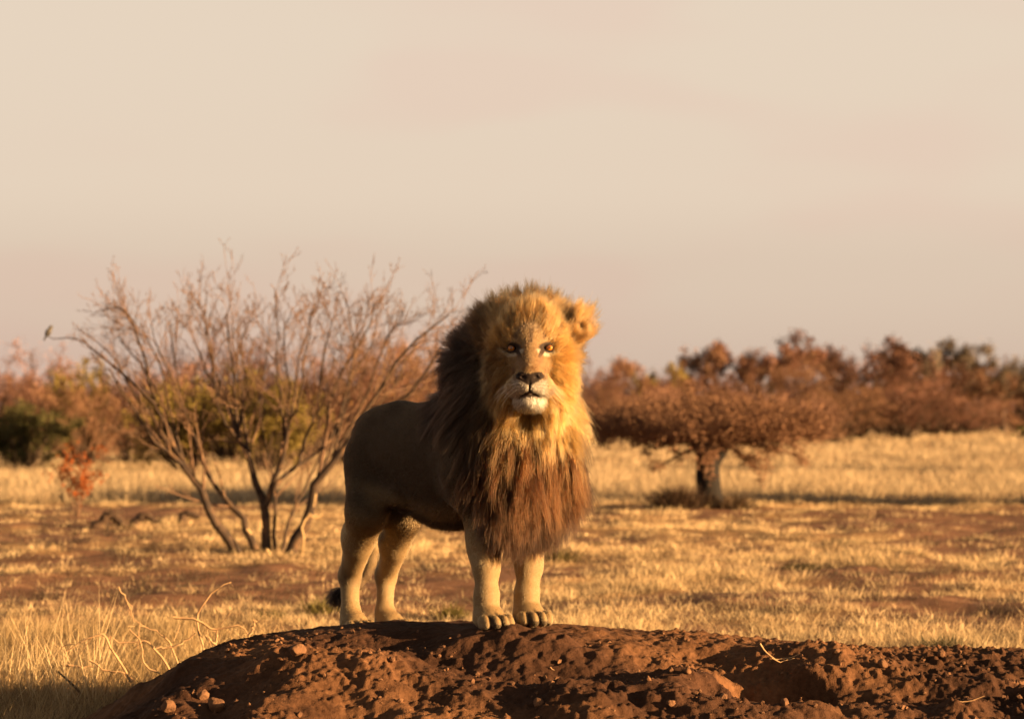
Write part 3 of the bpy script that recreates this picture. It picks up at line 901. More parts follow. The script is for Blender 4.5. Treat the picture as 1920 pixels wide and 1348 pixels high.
# heavier separate locks lying over the rest
low_ = np.nonzero((P0 - FC)[:, 2] < -0.10)[0]
sel = rm.choice(low_, 330, replace=False)
P1, N1 = P0[sel], N0[sel]
d1 = mane_flow(P1)
g1 = grow(P1 + N1 * 0.01, nrm(N1 + rm.normal(0, 0.5, N1.shape)), mane_len(P1) * rm.uniform(0.95, 1.35, len(P1)), 9, rm, lift=0.75, wav=0.42, follow=0.20, gap=0.035)
per1 = 40
s1 = clump(g1, N1, per1, 0.016, rm, tipk=0.26, stray=0.08)
c1 = mane_colour(np.repeat(P1, per1, 0) + rm.normal(0, 0.006, (len(P1) * per1, 3)), rm) * tones(P1, per1, 0.70, 1.22)
mane = adopt(hair_object('mane', np.concatenate([strands, s1]), 0.00065, 0.0002, np.concatenate([mc, c1]), HAIR))

# tail tuft
tt_ = tail[-1]; td_ = nrm(tail[-1] - tail[-3])
m = 900
p0 = tt_ + rm.normal(0, 0.012, (m, 3)) - td_ * (rm.random((m, 1)) * 0.06)
dd = nrm(td_ * 0.7 - ZA * 0.35 + rm.normal(0, 0.35, (m, 3)))
ll_ = (0.05 + 0.04 * rm.random((m, 1)))
tuft = np.stack([p0, p0 + dd * ll_ * 0.5, p0 + nrm(dd - ZA * 0.3) * ll_], 1)
adopt(hair_object('tail_tuft', tuft, 0.0014, 0.0005, np.tile(BLACK * 1.2, (m, 1)), FUR))

# whiskers
wp, wc = [], []
for s in (-1, 1):
    for row, (zz, nn_) in enumerate(((-0.160, 3), (-0.174, 4), (-0.188, 4))):
        for j in range(nn_):
            a = np.array([(0.045 + 0.013 * j) * s, 0.16 - 0.012 * j, zz])
            dirn = nrm(np.array([s * (0.8 + 0.1 * j), 0.15 - 0.2 * j, -0.35 - 0.12 * row]))
            ln_ = 0.10 + 0.03 * rm.random()
            b1 = a + dirn * ln_ * 0.5; c1 = b1 + nrm(dirn + np.array([0, -0.25, -0.45])) * ln_ * 0.5
            wp.append([H(*a), H(*b1), H(*c1)])
adopt(hair_object('whiskers', np.array(wp), 0.0005, 0.0002, np.tile([0.6, 0.55, 0.48], (len(wp), 1)), FUR))
# ================================================================== ground
def axis(segs):
    """segs: list of (start, end, step) -> increasing coordinates"""
    out = [np.arange(a, b, s) for a, b, s in segs]
    return np.concatenate(out + [[segs[-1][1]]])
def sheet(xs, ys, zfn):
    X, Y = np.meshgrid(xs, ys, indexing='ij'); Z = zfn(X, Y)
    nx, ny = len(xs), len(ys)
    i = np.arange(nx - 1)[:, None] * ny; j = np.arange(ny - 1)[None]
    F = np.stack([i + j, i + ny + j, i + ny + j + 1, i + j + 1], -1).reshape(-1, 4)
    return np.stack([X, Y, Z], -1).reshape(-1, 3), F

def gpx(px, py):
    """point of the plain seen at a photo pixel"""
    Y = FPX * (CAM[2] - PLAIN) / max(py - 770.0, 1.0)
    return (px - 960) / FPX * Y, Y

BARE = [  # px, py, half width px, half height px
    (300, 1098, 420, 34), (1850, 995, 250, 46), (1880, 1000, 170, 30), (1000, 1075, 120, 14), (1560, 1075, 150, 16), (760, 1105, 180, 22),
    (1850, 1150, 120, 26), (1300, 1120, 120, 10), (120, 1050, 200, 12)]
def cover(X, Y):
    """how much dry grass covers the plain, 0..1"""
    py = 770 + FPX * (CAM[2] - PLAIN) / np.maximum(Y, 5); px = 960 + FPX * X / np.maximum(Y, 5)
    g = 0.16 + 1.1 * (fbm(X * 0.55 + 11, Y * 0.30 + 3, 3) - 0.28) + 0.9 * (fbm(X * 2.1 + 31, Y * 1.1 + 3, 2) - 0.5)
    for bx, by, hw, hh in BARE:
        x0, y0 = gpx(bx, by); x1, _ = gpx(bx + hw, by); _, ya = gpx(bx, by + hh); _, yb = gpx(bx, by - hh)
        r = np.hypot((X - x0) / (x1 - x0), (Y - y0) / ((yb - ya) / 2)) + 0.7 * (fbm(X * 0.9, Y * 0.6 + 40, 2) - 0.5)
        g = g - 0.62 * sstep(1.25, 0.55, r)
    g = g + 0.55 * sstep(38, 46, Y)
    return np.clip(g, 0.10, 1.0)

def soil_mat(name, attr=True):
    m, nt, out = new_mat(name)
    b = N(nt, 'ShaderNodeBsdfPrincipled'); b.inputs['Roughness'].default_value = 0.95; b.inputs['Specular IOR Level'].default_value = 0.1
    tc = N(nt, 'ShaderNodeTexCoord')
    n1 = N(nt, 'ShaderNodeTexNoise'); n1.inputs['Scale'].default_value = 3.0; n1.inputs['Detail'].default_value = 8
    n2 = N(nt, 'ShaderNodeTexNoise'); n2.inputs['Scale'].default_value = 38.0; n2.inputs['Detail'].default_value = 6
    for n_ in (n1, n2): nt.links.new(tc.outputs['Object'], n_.inputs['Vector'])
    r1 = ramp(nt, [(0.28, (0.55, 0.50, 0.48)), (0.72, (1.35, 1.3, 1.25))])
    nt.links.new(n1.outputs['Fac'], r1.inputs[0])
    r2 = ramp(nt, [(0.30, (0.70, 0.68, 0.66)), (0.70, (1.25, 1.25, 1.25))])
    nt.links.new(n2.outputs['Fac'], r2.inputs[0])
    a = N(nt, 'ShaderNodeAttribute'); a.attribute_name = 'col'
    prev = a.outputs['Color']
    for r_ in (r1, r2):
        mx = N(nt, 'ShaderNodeMix'); mx.data_type = 'RGBA'; mx.blend_type = 'MULTIPLY'; mx.inputs['Factor'].default_value = 1
        nt.links.new(prev, mx.inputs['A']); nt.links.new(r_.outputs['Color'], mx.inputs['B']); prev = mx.outputs['Result']
    nt.links.new(prev, b.inputs['Base Color'])
    bz = N(nt, 'ShaderNodeTexNoise'); bz.inputs['Scale'].default_value = 70; bz.inputs['Detail'].default_value = 8; bz.inputs['Roughness'].default_value = 0.65
    nt.links.new(tc.outputs['Object'], bz.inputs['Vector'])
    bp = N(nt, 'ShaderNodeBump'); bp.inputs['Strength'].default_value = 0.8; bp.inputs['Distance'].default_value = 0.012
    nt.links.new(bz.outputs['Fac'], bp.inputs['Height']); nt.links.new(bp.outputs[0], b.inputs['Normal'])
    nt.links.new(b.outputs[0], out.inputs[0])
    return m
SOIL = soil_mat('red_soil')
RED = np.array([0.165, 0.090, 0.054]); STRAW = np.array([0.26, 0.165, 0.080])

def plain_sheet_z(X, Y):
    hum = 0.13 * (fbm(X * 1.7, Y * 1.2, 4) - 0.5) * sstep(12.5, 15, Y)
    return plain_z(X, Y) + hum
xs = axis([(-1500, -300, 120), (-300, -60, 12), (-60, -14, 1.0), (-14, 14, 0.11), (14, 60, 1.0), (60, 300, 12), (300, 1500, 120)])
ys = axis([(-40, 8, 4), (8, 24, 0.10), (24, 60, 0.25), (60, 160, 1.2), (160, 600, 20), (600, 3000, 200)])
V, F = sheet(xs, ys, plain_sheet_z)
cv = cover(V[:, 0], V[:, 1])
gcol = mixc(RED, STRAW, sstep(0.15, 0.6, cv))
ground = mobj('ground', V, F, SOIL, None, gcol)
tag(ground, 'dry plain of red soil and straw behind the mound', kind='structure')

# the mound
xs = axis([(-3.4, -2.4, 0.05), (-2.4, 2.7, 0.0085), (2.7, 5.6, 0.06)])
ys = axis([(7.0, 9.7, 0.06), (9.7, 12.0, 0.0085), (12.0, 14.6, 0.04)])
V, F = sheet(xs, ys, mound_z)
lit = fbm(V[:, 0] * 1.4, V[:, 1] * 1.4 + 5, 3)  # random noise picks between two soil tones
mcol = mixc([0.050, 0.025, 0.015], [0.108, 0.055, 0.028], sstep(0.3, 0.7, lit))
mound = mobj('mound', V, F, SOIL, None, mcol)
tag(mound, 'bare red earth mound the lion stands on', kind='structure')

# ---------------- clods lying on the mound
rc = np.random.default_rng(41)
def ico(sub=1):
    t = (1 + 5 ** 0.5) / 2
    V = nrm(np.array([[-1, t, 0], [1, t, 0], [-1, -t, 0], [1, -t, 0], [0, -1, t], [0, 1, t], [0, -1, -t], [0, 1, -t], [t, 0, -1], [t, 0, 1], [-t, 0, -1], [-t, 0, 1]]))
    F = np.array([[0, 11, 5], [0, 5, 1], [0, 1, 7], [0, 7, 10], [0, 10, 11], [1, 5, 9], [5, 11, 4], [11, 10, 2], [10, 7, 6], [7, 1, 8], [3, 9, 4], [3, 4, 2], [3, 2, 6], [3, 6, 8], [3, 8, 9], [4, 9, 5], [2, 4, 11], [6, 2, 10], [8, 6, 7], [9, 8, 1]])
    for _ in range(sub):
        vs = list(map(tuple, V)); mid = {}; nf = []
        def m(a, b):
            k = (min(a, b), max(a, b))
            if k not in mid:
                mid[k] = len(vs); vs.append(tuple(nrm((np.array(vs[a]) + np.array(vs[b])) / 2)))
            return mid[k]
        for a, b, c in F:
            ab, bc, ca = m(a, b), m(b, c), m(c, a)
            nf += [[a, ab, ca], [b, bc, ab], [c, ca, bc], [ab, bc, ca]]
        V = np.array(vs); F = np.array(nf)
    return V, F
I2, IF2 = ico(3); I1, IF1 = ico(0)
CLOD = simple_mat('clod_soil', [(0.3, (0.075, 0.035, 0.018)), (0.7, (0.15, 0.075, 0.036))], scale=18, bump=0.8, bump_scale=90, bump_dist=0.006)
def clod_mesh(seed, r):
    V = I2 * (1 + 0.55 * (vnoise3(I2 * 1.3 + seed * 7.1, seed)[:, None] - 0.5) + 0.30 * (vnoise3(I2 * 3.5 + seed, seed + 3)[:, None] - 0.5))
    for k in range(5):                                   # broken, flat faces
        d = nrm(np.random.default_rng(seed * 10 + k).normal(0, 1, 3)); h = 0.72
        s_ = V @ d; V = V - np.maximum(s_ - h, 0)[:, None] * d * 0.9
    V = V + 0.05 * (vnoise3(I2 * 11 + seed, 9)[:, None] - 0.5) * I2
    return V * r * np.array([1.1, 0.9, 0.85])
def on_mound(px, py):
    """where the ray through a photo pixel meets the mound"""
    Ys = np.linspace(9.2, 12.2, 900)
    P = np.array([at(px, py, y) for y in Ys]); zz = mound_z(P[:, 0], P[:, 1])
    hit = np.argmax(P[:, 2] < zz) if (P[:, 2] < zz).any() else len(Ys) - 1
    hits = np.nonzero(P[:, 2] < zz)[0]
    k = hits[0] if len(hits) else len(Ys) - 1
    return np.array([P[k, 0], P[k, 1], zz[k]])
clods = [
    (558, 1226, 0.034, 'pointed pale clod alone on the sunlit crest left of the lion'),
    (381, 1310, 0.028, 'rounded clod upslope of the big lump at the lower left of the mound'),
    (404, 1328, 0.040, 'largest lit lump at the lower left of the mound'),
    (316, 1332, 0.033, 'lowest leftmost clod on the shadowed flank of the mound'),
    (425, 1222, 0.014, 'small pebble-like clod near the left shoulder of the mound'),
    (675, 1227, 0.018, 'small lit clod below the rear paws of the lion'),
    (693, 1226, 0.013, 'tiny clod just right of the lit clod below the rear paws'),
    (735, 1240, 0.018, 'brown clod downslope of the gap between fore and hind paws'),
    (822, 1233, 0.013, 'single small clod below the belly of the lion'),
    (1010, 1322, 0.026, 'reddish clod at the bottom edge below the fore paws'),
    (1258, 1322, 0.020, 'clod on the front rim left of the burrow'),
    (1472, 1320, 0.020, 'orange clod on the rim right in front of the burrow'),
    (1567, 1225, 0.018, 'round clod on the skyline of the mound at the right of the straw'),
    (1765, 1230, 0.022, 'round clod on the right skyline of the mound'),
    (1655, 1250, 0.024, 'dark clod on the rough ground right of the burrow'),
    (1290, 1262, 0.018, 'small clod above the left edge of the burrow'),
]
for k, (px, py, r, lab) in enumerate(clods):
    p = on_mound(px, py)
    o = mobj('dirt_clod', clod_mesh(k + 1, r), IF2, CLOD, None)
    o.location = (p[0], p[1], p[2] + r * 0.45); o.rotation_euler = (0, 0, k * 1.3)
    tag(o, lab, 'clod', 'loose clods on the mound')
# countless crumbs
n = 2000
cxp = rc.uniform(-2.2, 2.5, n); cyp = rc.uniform(9.75, 11.75, n)
dens = fbm(cxp * 2.2 + 60, cyp * 2.2, 2) + 0.25 * sstep(1.0, 1.8, cxp) + 0.35 * (fbm(cxp * 6, cyp * 6, 2) - 0.5)
k = dens > 0.50
cxp, cyp = cxp[k], cyp[k]; n = len(cxp)
cr_ = 0.0025 + 0.013 * rc.random(n) ** 4
czp = mound_z(cxp, cyp) + cr_ * 0.4
CV = (I1[None] * (1 + 0.35 * rc.normal(0, 1, (n, 12, 1)).clip(-1, 1)) * (cr_[:, None, None] * rc.uniform(0.7, 1.25, (n, 1, 3)))) + np.stack([cxp, cyp, czp], 1)[:, None]
CF = (IF1[None] + 12 * np.arange(n)[:, None, None]).reshape(-1, 3)
crumbs = mobj('soil_crumbs', CV.reshape(-1, 3), CF, CLOD, None, smooth=False)
tag(crumbs, 'loose red soil crumbs strewn over the mound', 'soil', kind='stuff')
# ================================================================== vegetation
BARK = simple_mat('bark_dark', [(0.3, (0.020, 0.014, 0.012)), (0.55, (0.050, 0.032, 0.022)), (0.75, (0.13, 0.075, 0.040))], scale=9, bump=0.7, bump_scale=40, bump_dist=0.01)
SHADEBARK = simple_mat('bark_black_shaded', [(0.3, (0.005, 0.004, 0.004)), (0.75, (0.015, 0.011, 0.009))], scale=7, bump=0.8, bump_scale=24, bump_dist=0.03)  # dark trunk bark, with the crown's shade put into its colour
TWIG = simple_mat('twig_bark', [(0.3, (0.075, 0.048, 0.036)), (0.7, (0.19, 0.110, 0.065))], scale=5, bump=0)
BRUSH = simple_mat('dry_crown', [(0.3, (0.75, 0.72, 0.70)), (0.7, (1.25, 1.25, 1.25))], scale=2.0, bump=0, attr=True, translucent=0.25, obj_rand=0.22)
DRYLEAF = simple_mat('dry_leaf', [(0.3, (0.11, 0.055, 0.022)), (0.7, (0.22, 0.125, 0.05))], scale=6, bump=0, translucent=0.3)

def rot_about(d, ang, rng):
    """unit vector d turned by ang in a random plane"""
    r = nrm(np.cross(d, rng.normal(0, 1, 3)))
    return nrm(d * math.cos(ang) + r * math.sin(ang))

def branch(start, d, ln, r0, r1, n, rng, up=0.1, kink=0.18):
    pts = [np.array(start, float)]; d = nrm(d)
    for i in range(n - 1):
        d = nrm(d + rng.normal(0, kink, 3) + np.array([0, 0, up]))
        pts.append(pts[-1] + d * ln / (n - 1))
    return np.array(pts), np.linspace(r0, r1, n)

def sprout(P, rad, level, maxlev, out, rng, per=6, lenk=0.5, ang=(25, 60), up=0.12, tmin=0.25, flat=None, nseg=4, thin=0.75):
    L_ = np.linalg.norm(np.diff(P, axis=0), axis=1).sum()
    for _ in range(max(1, int(per * (0.7 + 0.6 * rng.random())))):
        t = tmin + (1 - tmin) * rng.random() ** 0.8
        i = min(int(t * (len(P) - 1)), len(P) - 2); f = t * (len(P) - 1) - i
        p = P[i] * (1 - f) + P[i + 1] * f; r = rad[i] * (1 - f) + rad[i + 1] * f
        d = rot_about(nrm(P[i + 1] - P[i]), R(rng.uniform(*ang)), rng)
        if flat is not None: d = nrm(d * flat)
        ln = L_ * lenk * (0.5 + 0.8 * rng.random()) * (1.15 - 0.5 * t)
        r0 = max(r * 0.38, 0.0022)
        Q, q = branch(p, d, ln, r0, max(r0 * 0.35, 0.0022), nseg, rng, up)
        out[level].append((Q, q))
        if level < maxlev:
            sprout(Q, q, level + 1, maxlev, out, rng, max(2, per * thin), lenk, ang, up, 0.2, flat, 3, thin)

def leaf_quads(P, size, rng, jitter=0.0, elong=1.6):
    """small bent diamond leaves at points P"""
    n = len(P)
    a = nrm(rng.normal(0, 1, (n, 3))); b = nrm(np.cross(a, rng.normal(0, 1, (n, 3))))
    s = size * (0.5 + rng.random((n, 1)))
    c = P + rng.normal(0, 1, (n, 3)) * jitter
    nn = np.cross(a, b)
    V = np.stack([c - a * s * elong / 2, c + b * s / 2 + nn * s * 0.15, c + a * s * elong / 2, c - b * s / 2 + nn * s * 0.15], 1).reshape(-1, 3)
    return V, np.arange(4 * n).reshape(n, 4)

# ---------------- the bare shrub behind the lion, stems traced one by one
rb = np.random.default_rng(3)
BY = 27.2
def bpx(pts, y0=0.0, y1=0.0):
    n = len(pts)
    return spline([at(x, y, BY + y0 + (y1 - y0) * i / (n - 1)) for i, (x, y) in enumerate(pts)], 14)
base_c = at(490, 1036, BY); base_c[2] = plain_sheet_z(base_c[0], base_c[1])
bush = empty('bare_shrub', base_c)
tag(bush, 'large leafless many-stemmed shrub on the plain left of the lion', 'shrub')
bpy.context.view_layer.update()
def adopt_to(o, par):
    o.parent = par; o.matrix_parent_inverse = Matrix.Translation(-par.location); return o
stems = [
    ([(446, 1042), (428, 1005), (404, 985), (385, 940), (362, 900), (338, 862), (300, 835), (270, 800), (240, 750), (205, 690)], 0.055, 0.010, 0, -0.6),
    ([(338, 862), (310, 800), (292, 760), (275, 700), (262, 640), (238, 590), (215, 575)], 0.030, 0.006, -0.3, -0.4),
    ([(292, 760), (240, 705), (190, 668), (150, 637), (105, 632), (90, 630)], 0.016, 0.004, -0.4, -0.2),
    ([(480, 1042), (466, 1000), (448, 968), (420, 935), (395, 895), (372, 850), (350, 780), (330, 690), (318, 600)], 0.040, 0.007, 0.2, 0.7),
    ([(500, 1044), (499, 985), (492, 940), (480, 895), (466, 855), (447, 822), (442, 760), (436, 690), (425, 610), (432, 570)], 0.050, 0.007, 0.0, 0.2),
    ([(496, 950), (508, 915), (522, 880), (535, 840), (545, 780), (556, 700), (575, 620), (590, 570)], 0.034, 0.006, 0.0, -0.5),
    ([(505, 930), (530, 895), (560, 872), (600, 850), (625, 810), (650, 740), (665, 660), (650, 560), (632, 548)], 0.024, 0.005, 0.0, 0.8),
    ([(518, 1042), (512, 1000), (515, 940), (517, 920), (500, 850), (490, 760), (500, 660), (505, 590)], 0.022, 0.005, 0.3, 1.0),
    ([(540, 1040), (560, 1005), (575, 975), (590, 920), (600, 895), (625, 860), (660, 815), (690, 770), (725, 710), (770, 650), (805, 615), (842, 590)], 0.060, 0.008, -0.1, -0.5),
    ([(600, 895), (604, 850), (615, 790), (640, 700), (690, 620), (705, 565)], 0.026, 0.006, 0.0, 0.4),
    ([(660, 815), (700, 800), (740, 760), (785, 720), (825, 655), (855, 615)], 0.024, 0.005, -0.4, -1.0),
    ([(525, 1042), (535, 1000), (552, 955), (565, 930), (585, 880), (600, 830), (595, 740), (610, 640)], 0.022, 0.005, 0.2, 0.9),
    ([(362, 900), (330, 840), (290, 815), (250, 770), (225, 730), (200, 700)], 0.022, 0.005, 0.1, 0.6),
    ([(447, 822), (420, 790), (405, 740), (395, 650), (372, 560)], 0.022, 0.005, 0, -0.8),
]
forks = [(362, 900), (338, 862), (395, 895), (466, 855), (447, 822), (535, 840), (560, 872), (600, 895), (625, 860), (660, 815), (310, 800)]
for k in range(17):                                     # thinner stems forking off and filling the fan
    x1 = 165 + 43 * k + rb.uniform(-15, 15); y1 = 545 + 80 * ((x1 - 520) / 380) ** 2 + rb.uniform(-10, 50)
    fx, fy = min(forks, key=lambda q: abs(500 + (x1 - 500) * 0.45 - q[0]) + rb.uniform(0, 40))
    xm = fx + (x1 - fx) * 0.45
    stems.append(([(fx, fy), (fx * 0.6 + xm * 0.4, fy - 50), (xm, 740 + rb.uniform(-25, 25)), (xm * 0.4 + x1 * 0.6 + rb.uniform(-16, 16), 640 + rb.uniform(-20, 20)), (x1, y1)], 0.019, 0.0045, 0.0, rb.uniform(-1.3, 1.3)))
levels = {1: [], 2: [], 3: []}; stem_o = []
for pts, r0, r1, y0, y1 in stems:
    P = bpx(pts, y0, y1); n_ = len(P)
    if pts[0][1] > 1030: P[0, 2] = plain_sheet_z(P[0, 0], P[0, 1]) - 0.05
    P[1:-1] += rb.normal(0, 0.012, (n_ - 2, 3))
    rad = r1 + (r0 * 1.25 - r1) * np.linspace(1, 0, n_) ** 1.4
    V, F = tubes([(P, rad)], 8)
    stem_o.append((P, adopt_to(mobj('stem', V, F, BARK), bush)))
    tipfree = pts[-1] == (90, 630)                      # the bird's perch stays bare
    sprout(P[:9] if tipfree else P, rad[:9] if tipfree else rad, 1, 3, levels, rb, per=8 if tipfree else 19, lenk=0.33, ang=(15, 50), up=0.11, tmin=0.28, thin=0.36)
V1, F1 = tubes(levels[1], 5); V2, F2 = tubes(levels[2] + levels[3], 3)
tag(adopt_to(mobj('branches', V1, F1, TWIG), bush), kind='stuff')
tag(adopt_to(mobj('twigs', V2, F2, TWIG), bush), kind='stuff')
tips = np.array([q[0][-1] for q in levels[2] + levels[3]])
zr = tips[:, 2]; right = tips[:, 0] > at(640, 700, BY)[0]
sel = (rb.random(len(tips)) < np.where(right & (zr < 1.9), 0.06, 0.0))
lv, lf = leaf_quads(np.repeat(tips[sel], 2, 0), 0.022, rb, 0.012)
tag(adopt_to(mobj('dead_leaves', lv, lf, DRYLEAF, smooth=False), bush), kind='stuff')
# pale splintered wood where stems were torn
SPLINT = simple_mat('bare_wood', [(0.3, (0.30, 0.20, 0.10)), (0.7, (0.42, 0.30, 0.16))], scale=12, bump=0.3)
for pts, r in (([(582, 962), (566, 985), (570, 1010), (566, 1040)], 0.016), ([(583, 968), (596, 970), (604, 962)], 0.018), ([(463, 992), (472, 1002)], 0.022), ([(488, 975), (490, 990)], 0.014), ([(500, 1030), (508, 1040)], 0.02), ([(592, 925), (588, 950)], 0.012)):
    P = spline([at(x, y, BY - 0.35) for x, y in pts], 6)
    V, F = tubes([(P, np.linspace(r, r * 0.6, 6))], 5); mobj('torn_bark', V, F, SPLINT, min(stem_o, key=lambda q: np.linalg.norm(q[0][:8] - P[0], axis=1).min())[1])

# ---------------- bird at the end of the leftmost branch
def lathe(prof, n=12):
    """prof: list of (t along x, radius)"""
    prof = np.array(prof); a = np.arange(n) * 2 * np.pi / n
    V = np.stack([np.repeat(prof[:, 0], n), (prof[:, 1:2] * np.cos(a)).ravel(), (prof[:, 1:2] * np.sin(a)).ravel()], 1)
    m_ = len(prof); i = np.arange(m_ - 1)[:, None] * n; j = np.arange(n)[None]; j2 = (j + 1) % n
    return V, np.stack([i + j, i + j2, i + n + j2, i + n + j], -1).reshape(-1, 4)
FEATH = simple_mat('grey_feather', [(0.3, (0.06, 0.055, 0.055)), (0.7, (0.12, 0.11, 0.10))], scale=30, bump=0.2)
bp_ = bpx(stems[2][0], -0.4, -0.2)[-1]
V, F = lathe([(-0.10, 0.001), (-0.095, 0.008), (-0.05, 0.010), (-0.035, 0.022), (-0.01, 0.033), (0.02, 0.034), (0.045, 0.024), (0.052, 0.021), (0.065, 0.024), (0.08, 0.019), (0.088, 0.008), (0.098, 0.003), (0.105, 0.0005)])
a_ = R(62); M_ = np.array([[math.cos(a_), 0, math.sin(a_)], [0, 1, 0], [-math.sin(a_), 0, math.cos(a_)]])
V = V @ M_ ; bird = mobj('bird', V, F, FEATH)
bird.location = bp_ + np.array([0.0, 0, 0.036])
tag(bird, 'small grey bird perched at the tip of the leftmost branch', 'bird')
V, F = tubes([(np.array([[0.004, 0.008, -0.02], [0.006, 0.008, -0.045]]), 0.003), (np.array([[0.004, -0.008, -0.02], [0.006, -0.008, -0.045]]), 0.003)], 4)
legs = mobj('legs', V, F, BARK, bird)

# ---------------- unit shrubs and trees, copied with their parts
def shrub_proto(seed, kind, colour):
    """returns (trunk mesh, crown mesh) of unit height 1, half width about 0.6"""
    rng = np.random.default_rng(seed)
    st, tw = [], {1: [], 2: [], 3: []}
    if kind == 'umbrella':
        P, r = branch((0, 0, -0.03), (rng.normal(0, 0.15), rng.normal(0, 0.15), 1), 0.5, 0.035, 0.022, 6, rng, 0.05, 0.10); st.append((P, r))
        for k in range(7):
            a = k * 0.9 + rng.random(); d = np.array([math.cos(a), math.sin(a), 0.75])
            Q, q = branch(P[-1 - k % 2], d, 0.55, 0.018, 0.006, 6, rng, -0.02, 0.14); st.append((Q, q))
            sprout(Q, q, 1, 2, tw, rng, per=7, lenk=0.45, ang=(25, 60), up=0.02, tmin=0.35, flat=np.array([1, 1, 0.65]))
    else:
        ns = 20
        for k in range(ns):
            a = k * 2.4 + rng.random(); lean = rng.uniform(0.15, 0.95)
            d = np.array([math.cos(a) * lean, math.sin(a) * lean, 1])
            Q, q = branch((0.03 * math.cos(a), 0.03 * math.sin(a), -0.03), d, rng.uniform(0.75, 1.05), 0.016, 0.004, 7, rng, 0.02, 0.12); st.append((Q, q))
            sprout(Q, q, 1, 2, tw, rng, per=9, lenk=0.38, ang=(20, 60), up=0.06, tmin=0.15)
    tv, tf = tubes(st, 5)
    all_tw = tw[1] + tw[2]
    for i, (Q, q) in enumerate(all_tw): all_tw[i] = (Q, np.maximum(q, 0.0028))
    cv1, cf1 = tubes(all_tw, 3)
    pts = np.concatenate([q[0][1:] for q in tw[2]])
    nl = {'bare': 7500, 'leafy': 11000, 'umbrella': 8000}[kind]
    idx = rng.choice(len(pts), nl)
    lv_, lf_ = leaf_quads(pts[idx], {'bare': 0.010, 'leafy': 0.020, 'umbrella': 0.015}[kind], rng, 0.026)
    col_t = np.tile(np.array(colour) * 0.75, (len(cv1), 1))
    cl = np.array(colour) * (0.55 + 0.9 * rng.random((nl, 1))); col_l = np.repeat(cl, 4, 0)
    clump_n = vnoise3(lv_ * 6, seed)[:, None]
    col_l = col_l * (0.7 + 0.6 * clump_n)
    zt = max(np.percentile(lv_[:, 2], 99 if kind == 'umbrella' else 95), 0.3)
    S = 1.0 / zt
    return mesh_data('trunk', tv * S, tf, BARK), mesh_data('crown', np.concatenate([cv1, lv_]) * S, [cf1, lf_ + len(cv1)], BRUSH, np.concatenate([col_t, col_l]), smooth=False)
C_RED = (0.145, 0.073, 0.050); C_TAN = (0.235, 0.132, 0.080); C_OLIVE = (0.21, 0.160, 0.042); C_GREEN = (0.085, 0.080, 0.030); C_PINK = (0.29, 0.160, 0.115); C_GREY = (0.125, 0.100, 0.075)
PROTO = {}
def proto(kind, colour, var):
    k = (kind, colour, var)
    if k not in PROTO: PROTO[k] = shrub_proto(100 + len(PROTO) * 7, kind, colour)
    return PROTO[k]
rp = np.random.default_rng(77)
def plant(px, base_py, top_py, width_px, kind, colour, var, label, name='shrub', cat='shrub', group='shrubs and trees along the edge of the plain', Y=None):
    Y = Y or FPX * (CAM[2] - PLAIN) / (base_py - 770.0)
    X = (px - 960) / FPX * Y; z0 = float(plain_sheet_z(np.array(X), np.array(Y)))
    h = at(px, top_py, Y)[2] - z0; w = width_px / FPX * Y / 1.25 * (1.45 if kind == 'umbrella' else 1.0)
    e = empty(name, (X, Y, z0)); tag(e, label, cat, group)
    tm, cm = proto(kind, colour, var)
    e.rotation_euler = (0, 0, rp.random() * 6.28); e.scale = (w, w, h)
    for nm, me in (('trunk', tm), ('crown', cm)):
        o = link(bpy.data.objects.new(nm, me), e)
    return e
B, U, Lf = 'bare', 'umbrella', 'leafy'
# left edge of the plain
plant(40, 868, 678, 300, B, C_PINK, 0, 'tall pinkish brown shrub at the far left edge of the plain')
plant(146, 872, 704, 130, Lf, C_OLIVE, 0, 'small olive topped shrub left of the bare shrub, against the sky')
plant(-30, 880, 715, 220, B, C_RED, 1, 'reddish shrub cut off by the left picture edge')
plant(48, 882, 772, 170, Lf, C_GREEN, 0, 'low dark green bush at the left edge in front of brown shrubs')
plant(150, 878, 740, 240, B, C_TAN, 0, 'tan twiggy shrub behind the orange seedling')
plant(245, 872, 728, 220, B, C_RED, 0, 'reddish brown shrub just left of the stems of the bare shrub')
plant(340, 868, 700, 250, B, C_PINK, 1, 'pinkish shrub showing behind the left stems of the bare shrub')
plant(430, 864, 652, 230, B, C_RED, 1, 'tallest brown shrub showing behind the middle of the bare shrub')
plant(350, 888, 738, 210, Lf, C_OLIVE, 1, 'olive leafy bush left of the dark middle stem')
plant(500, 890, 722, 200, Lf, C_OLIVE, 0, 'yellow green leafy bush right of the dark middle stem')
plant(560, 868, 705, 220, B, C_TAN, 1, 'tan shrub between the middle and the right stems of the bare shrub')
plant(655, 872, 680, 230, B, C_RED, 0, 'reddish shrub behind the right stems of the bare shrub')
plant(745, 868, 648, 250, B, C_TAN, 0, 'dense tan shrub directly behind the rump of the lion')
plant(840, 860, 676, 220, B, C_RED, 1, 'brown shrub behind the neck of the lion')
plant(930, 846, 700, 240, B, C_PINK, 0, 'far shrub hidden behind the head of the lion')
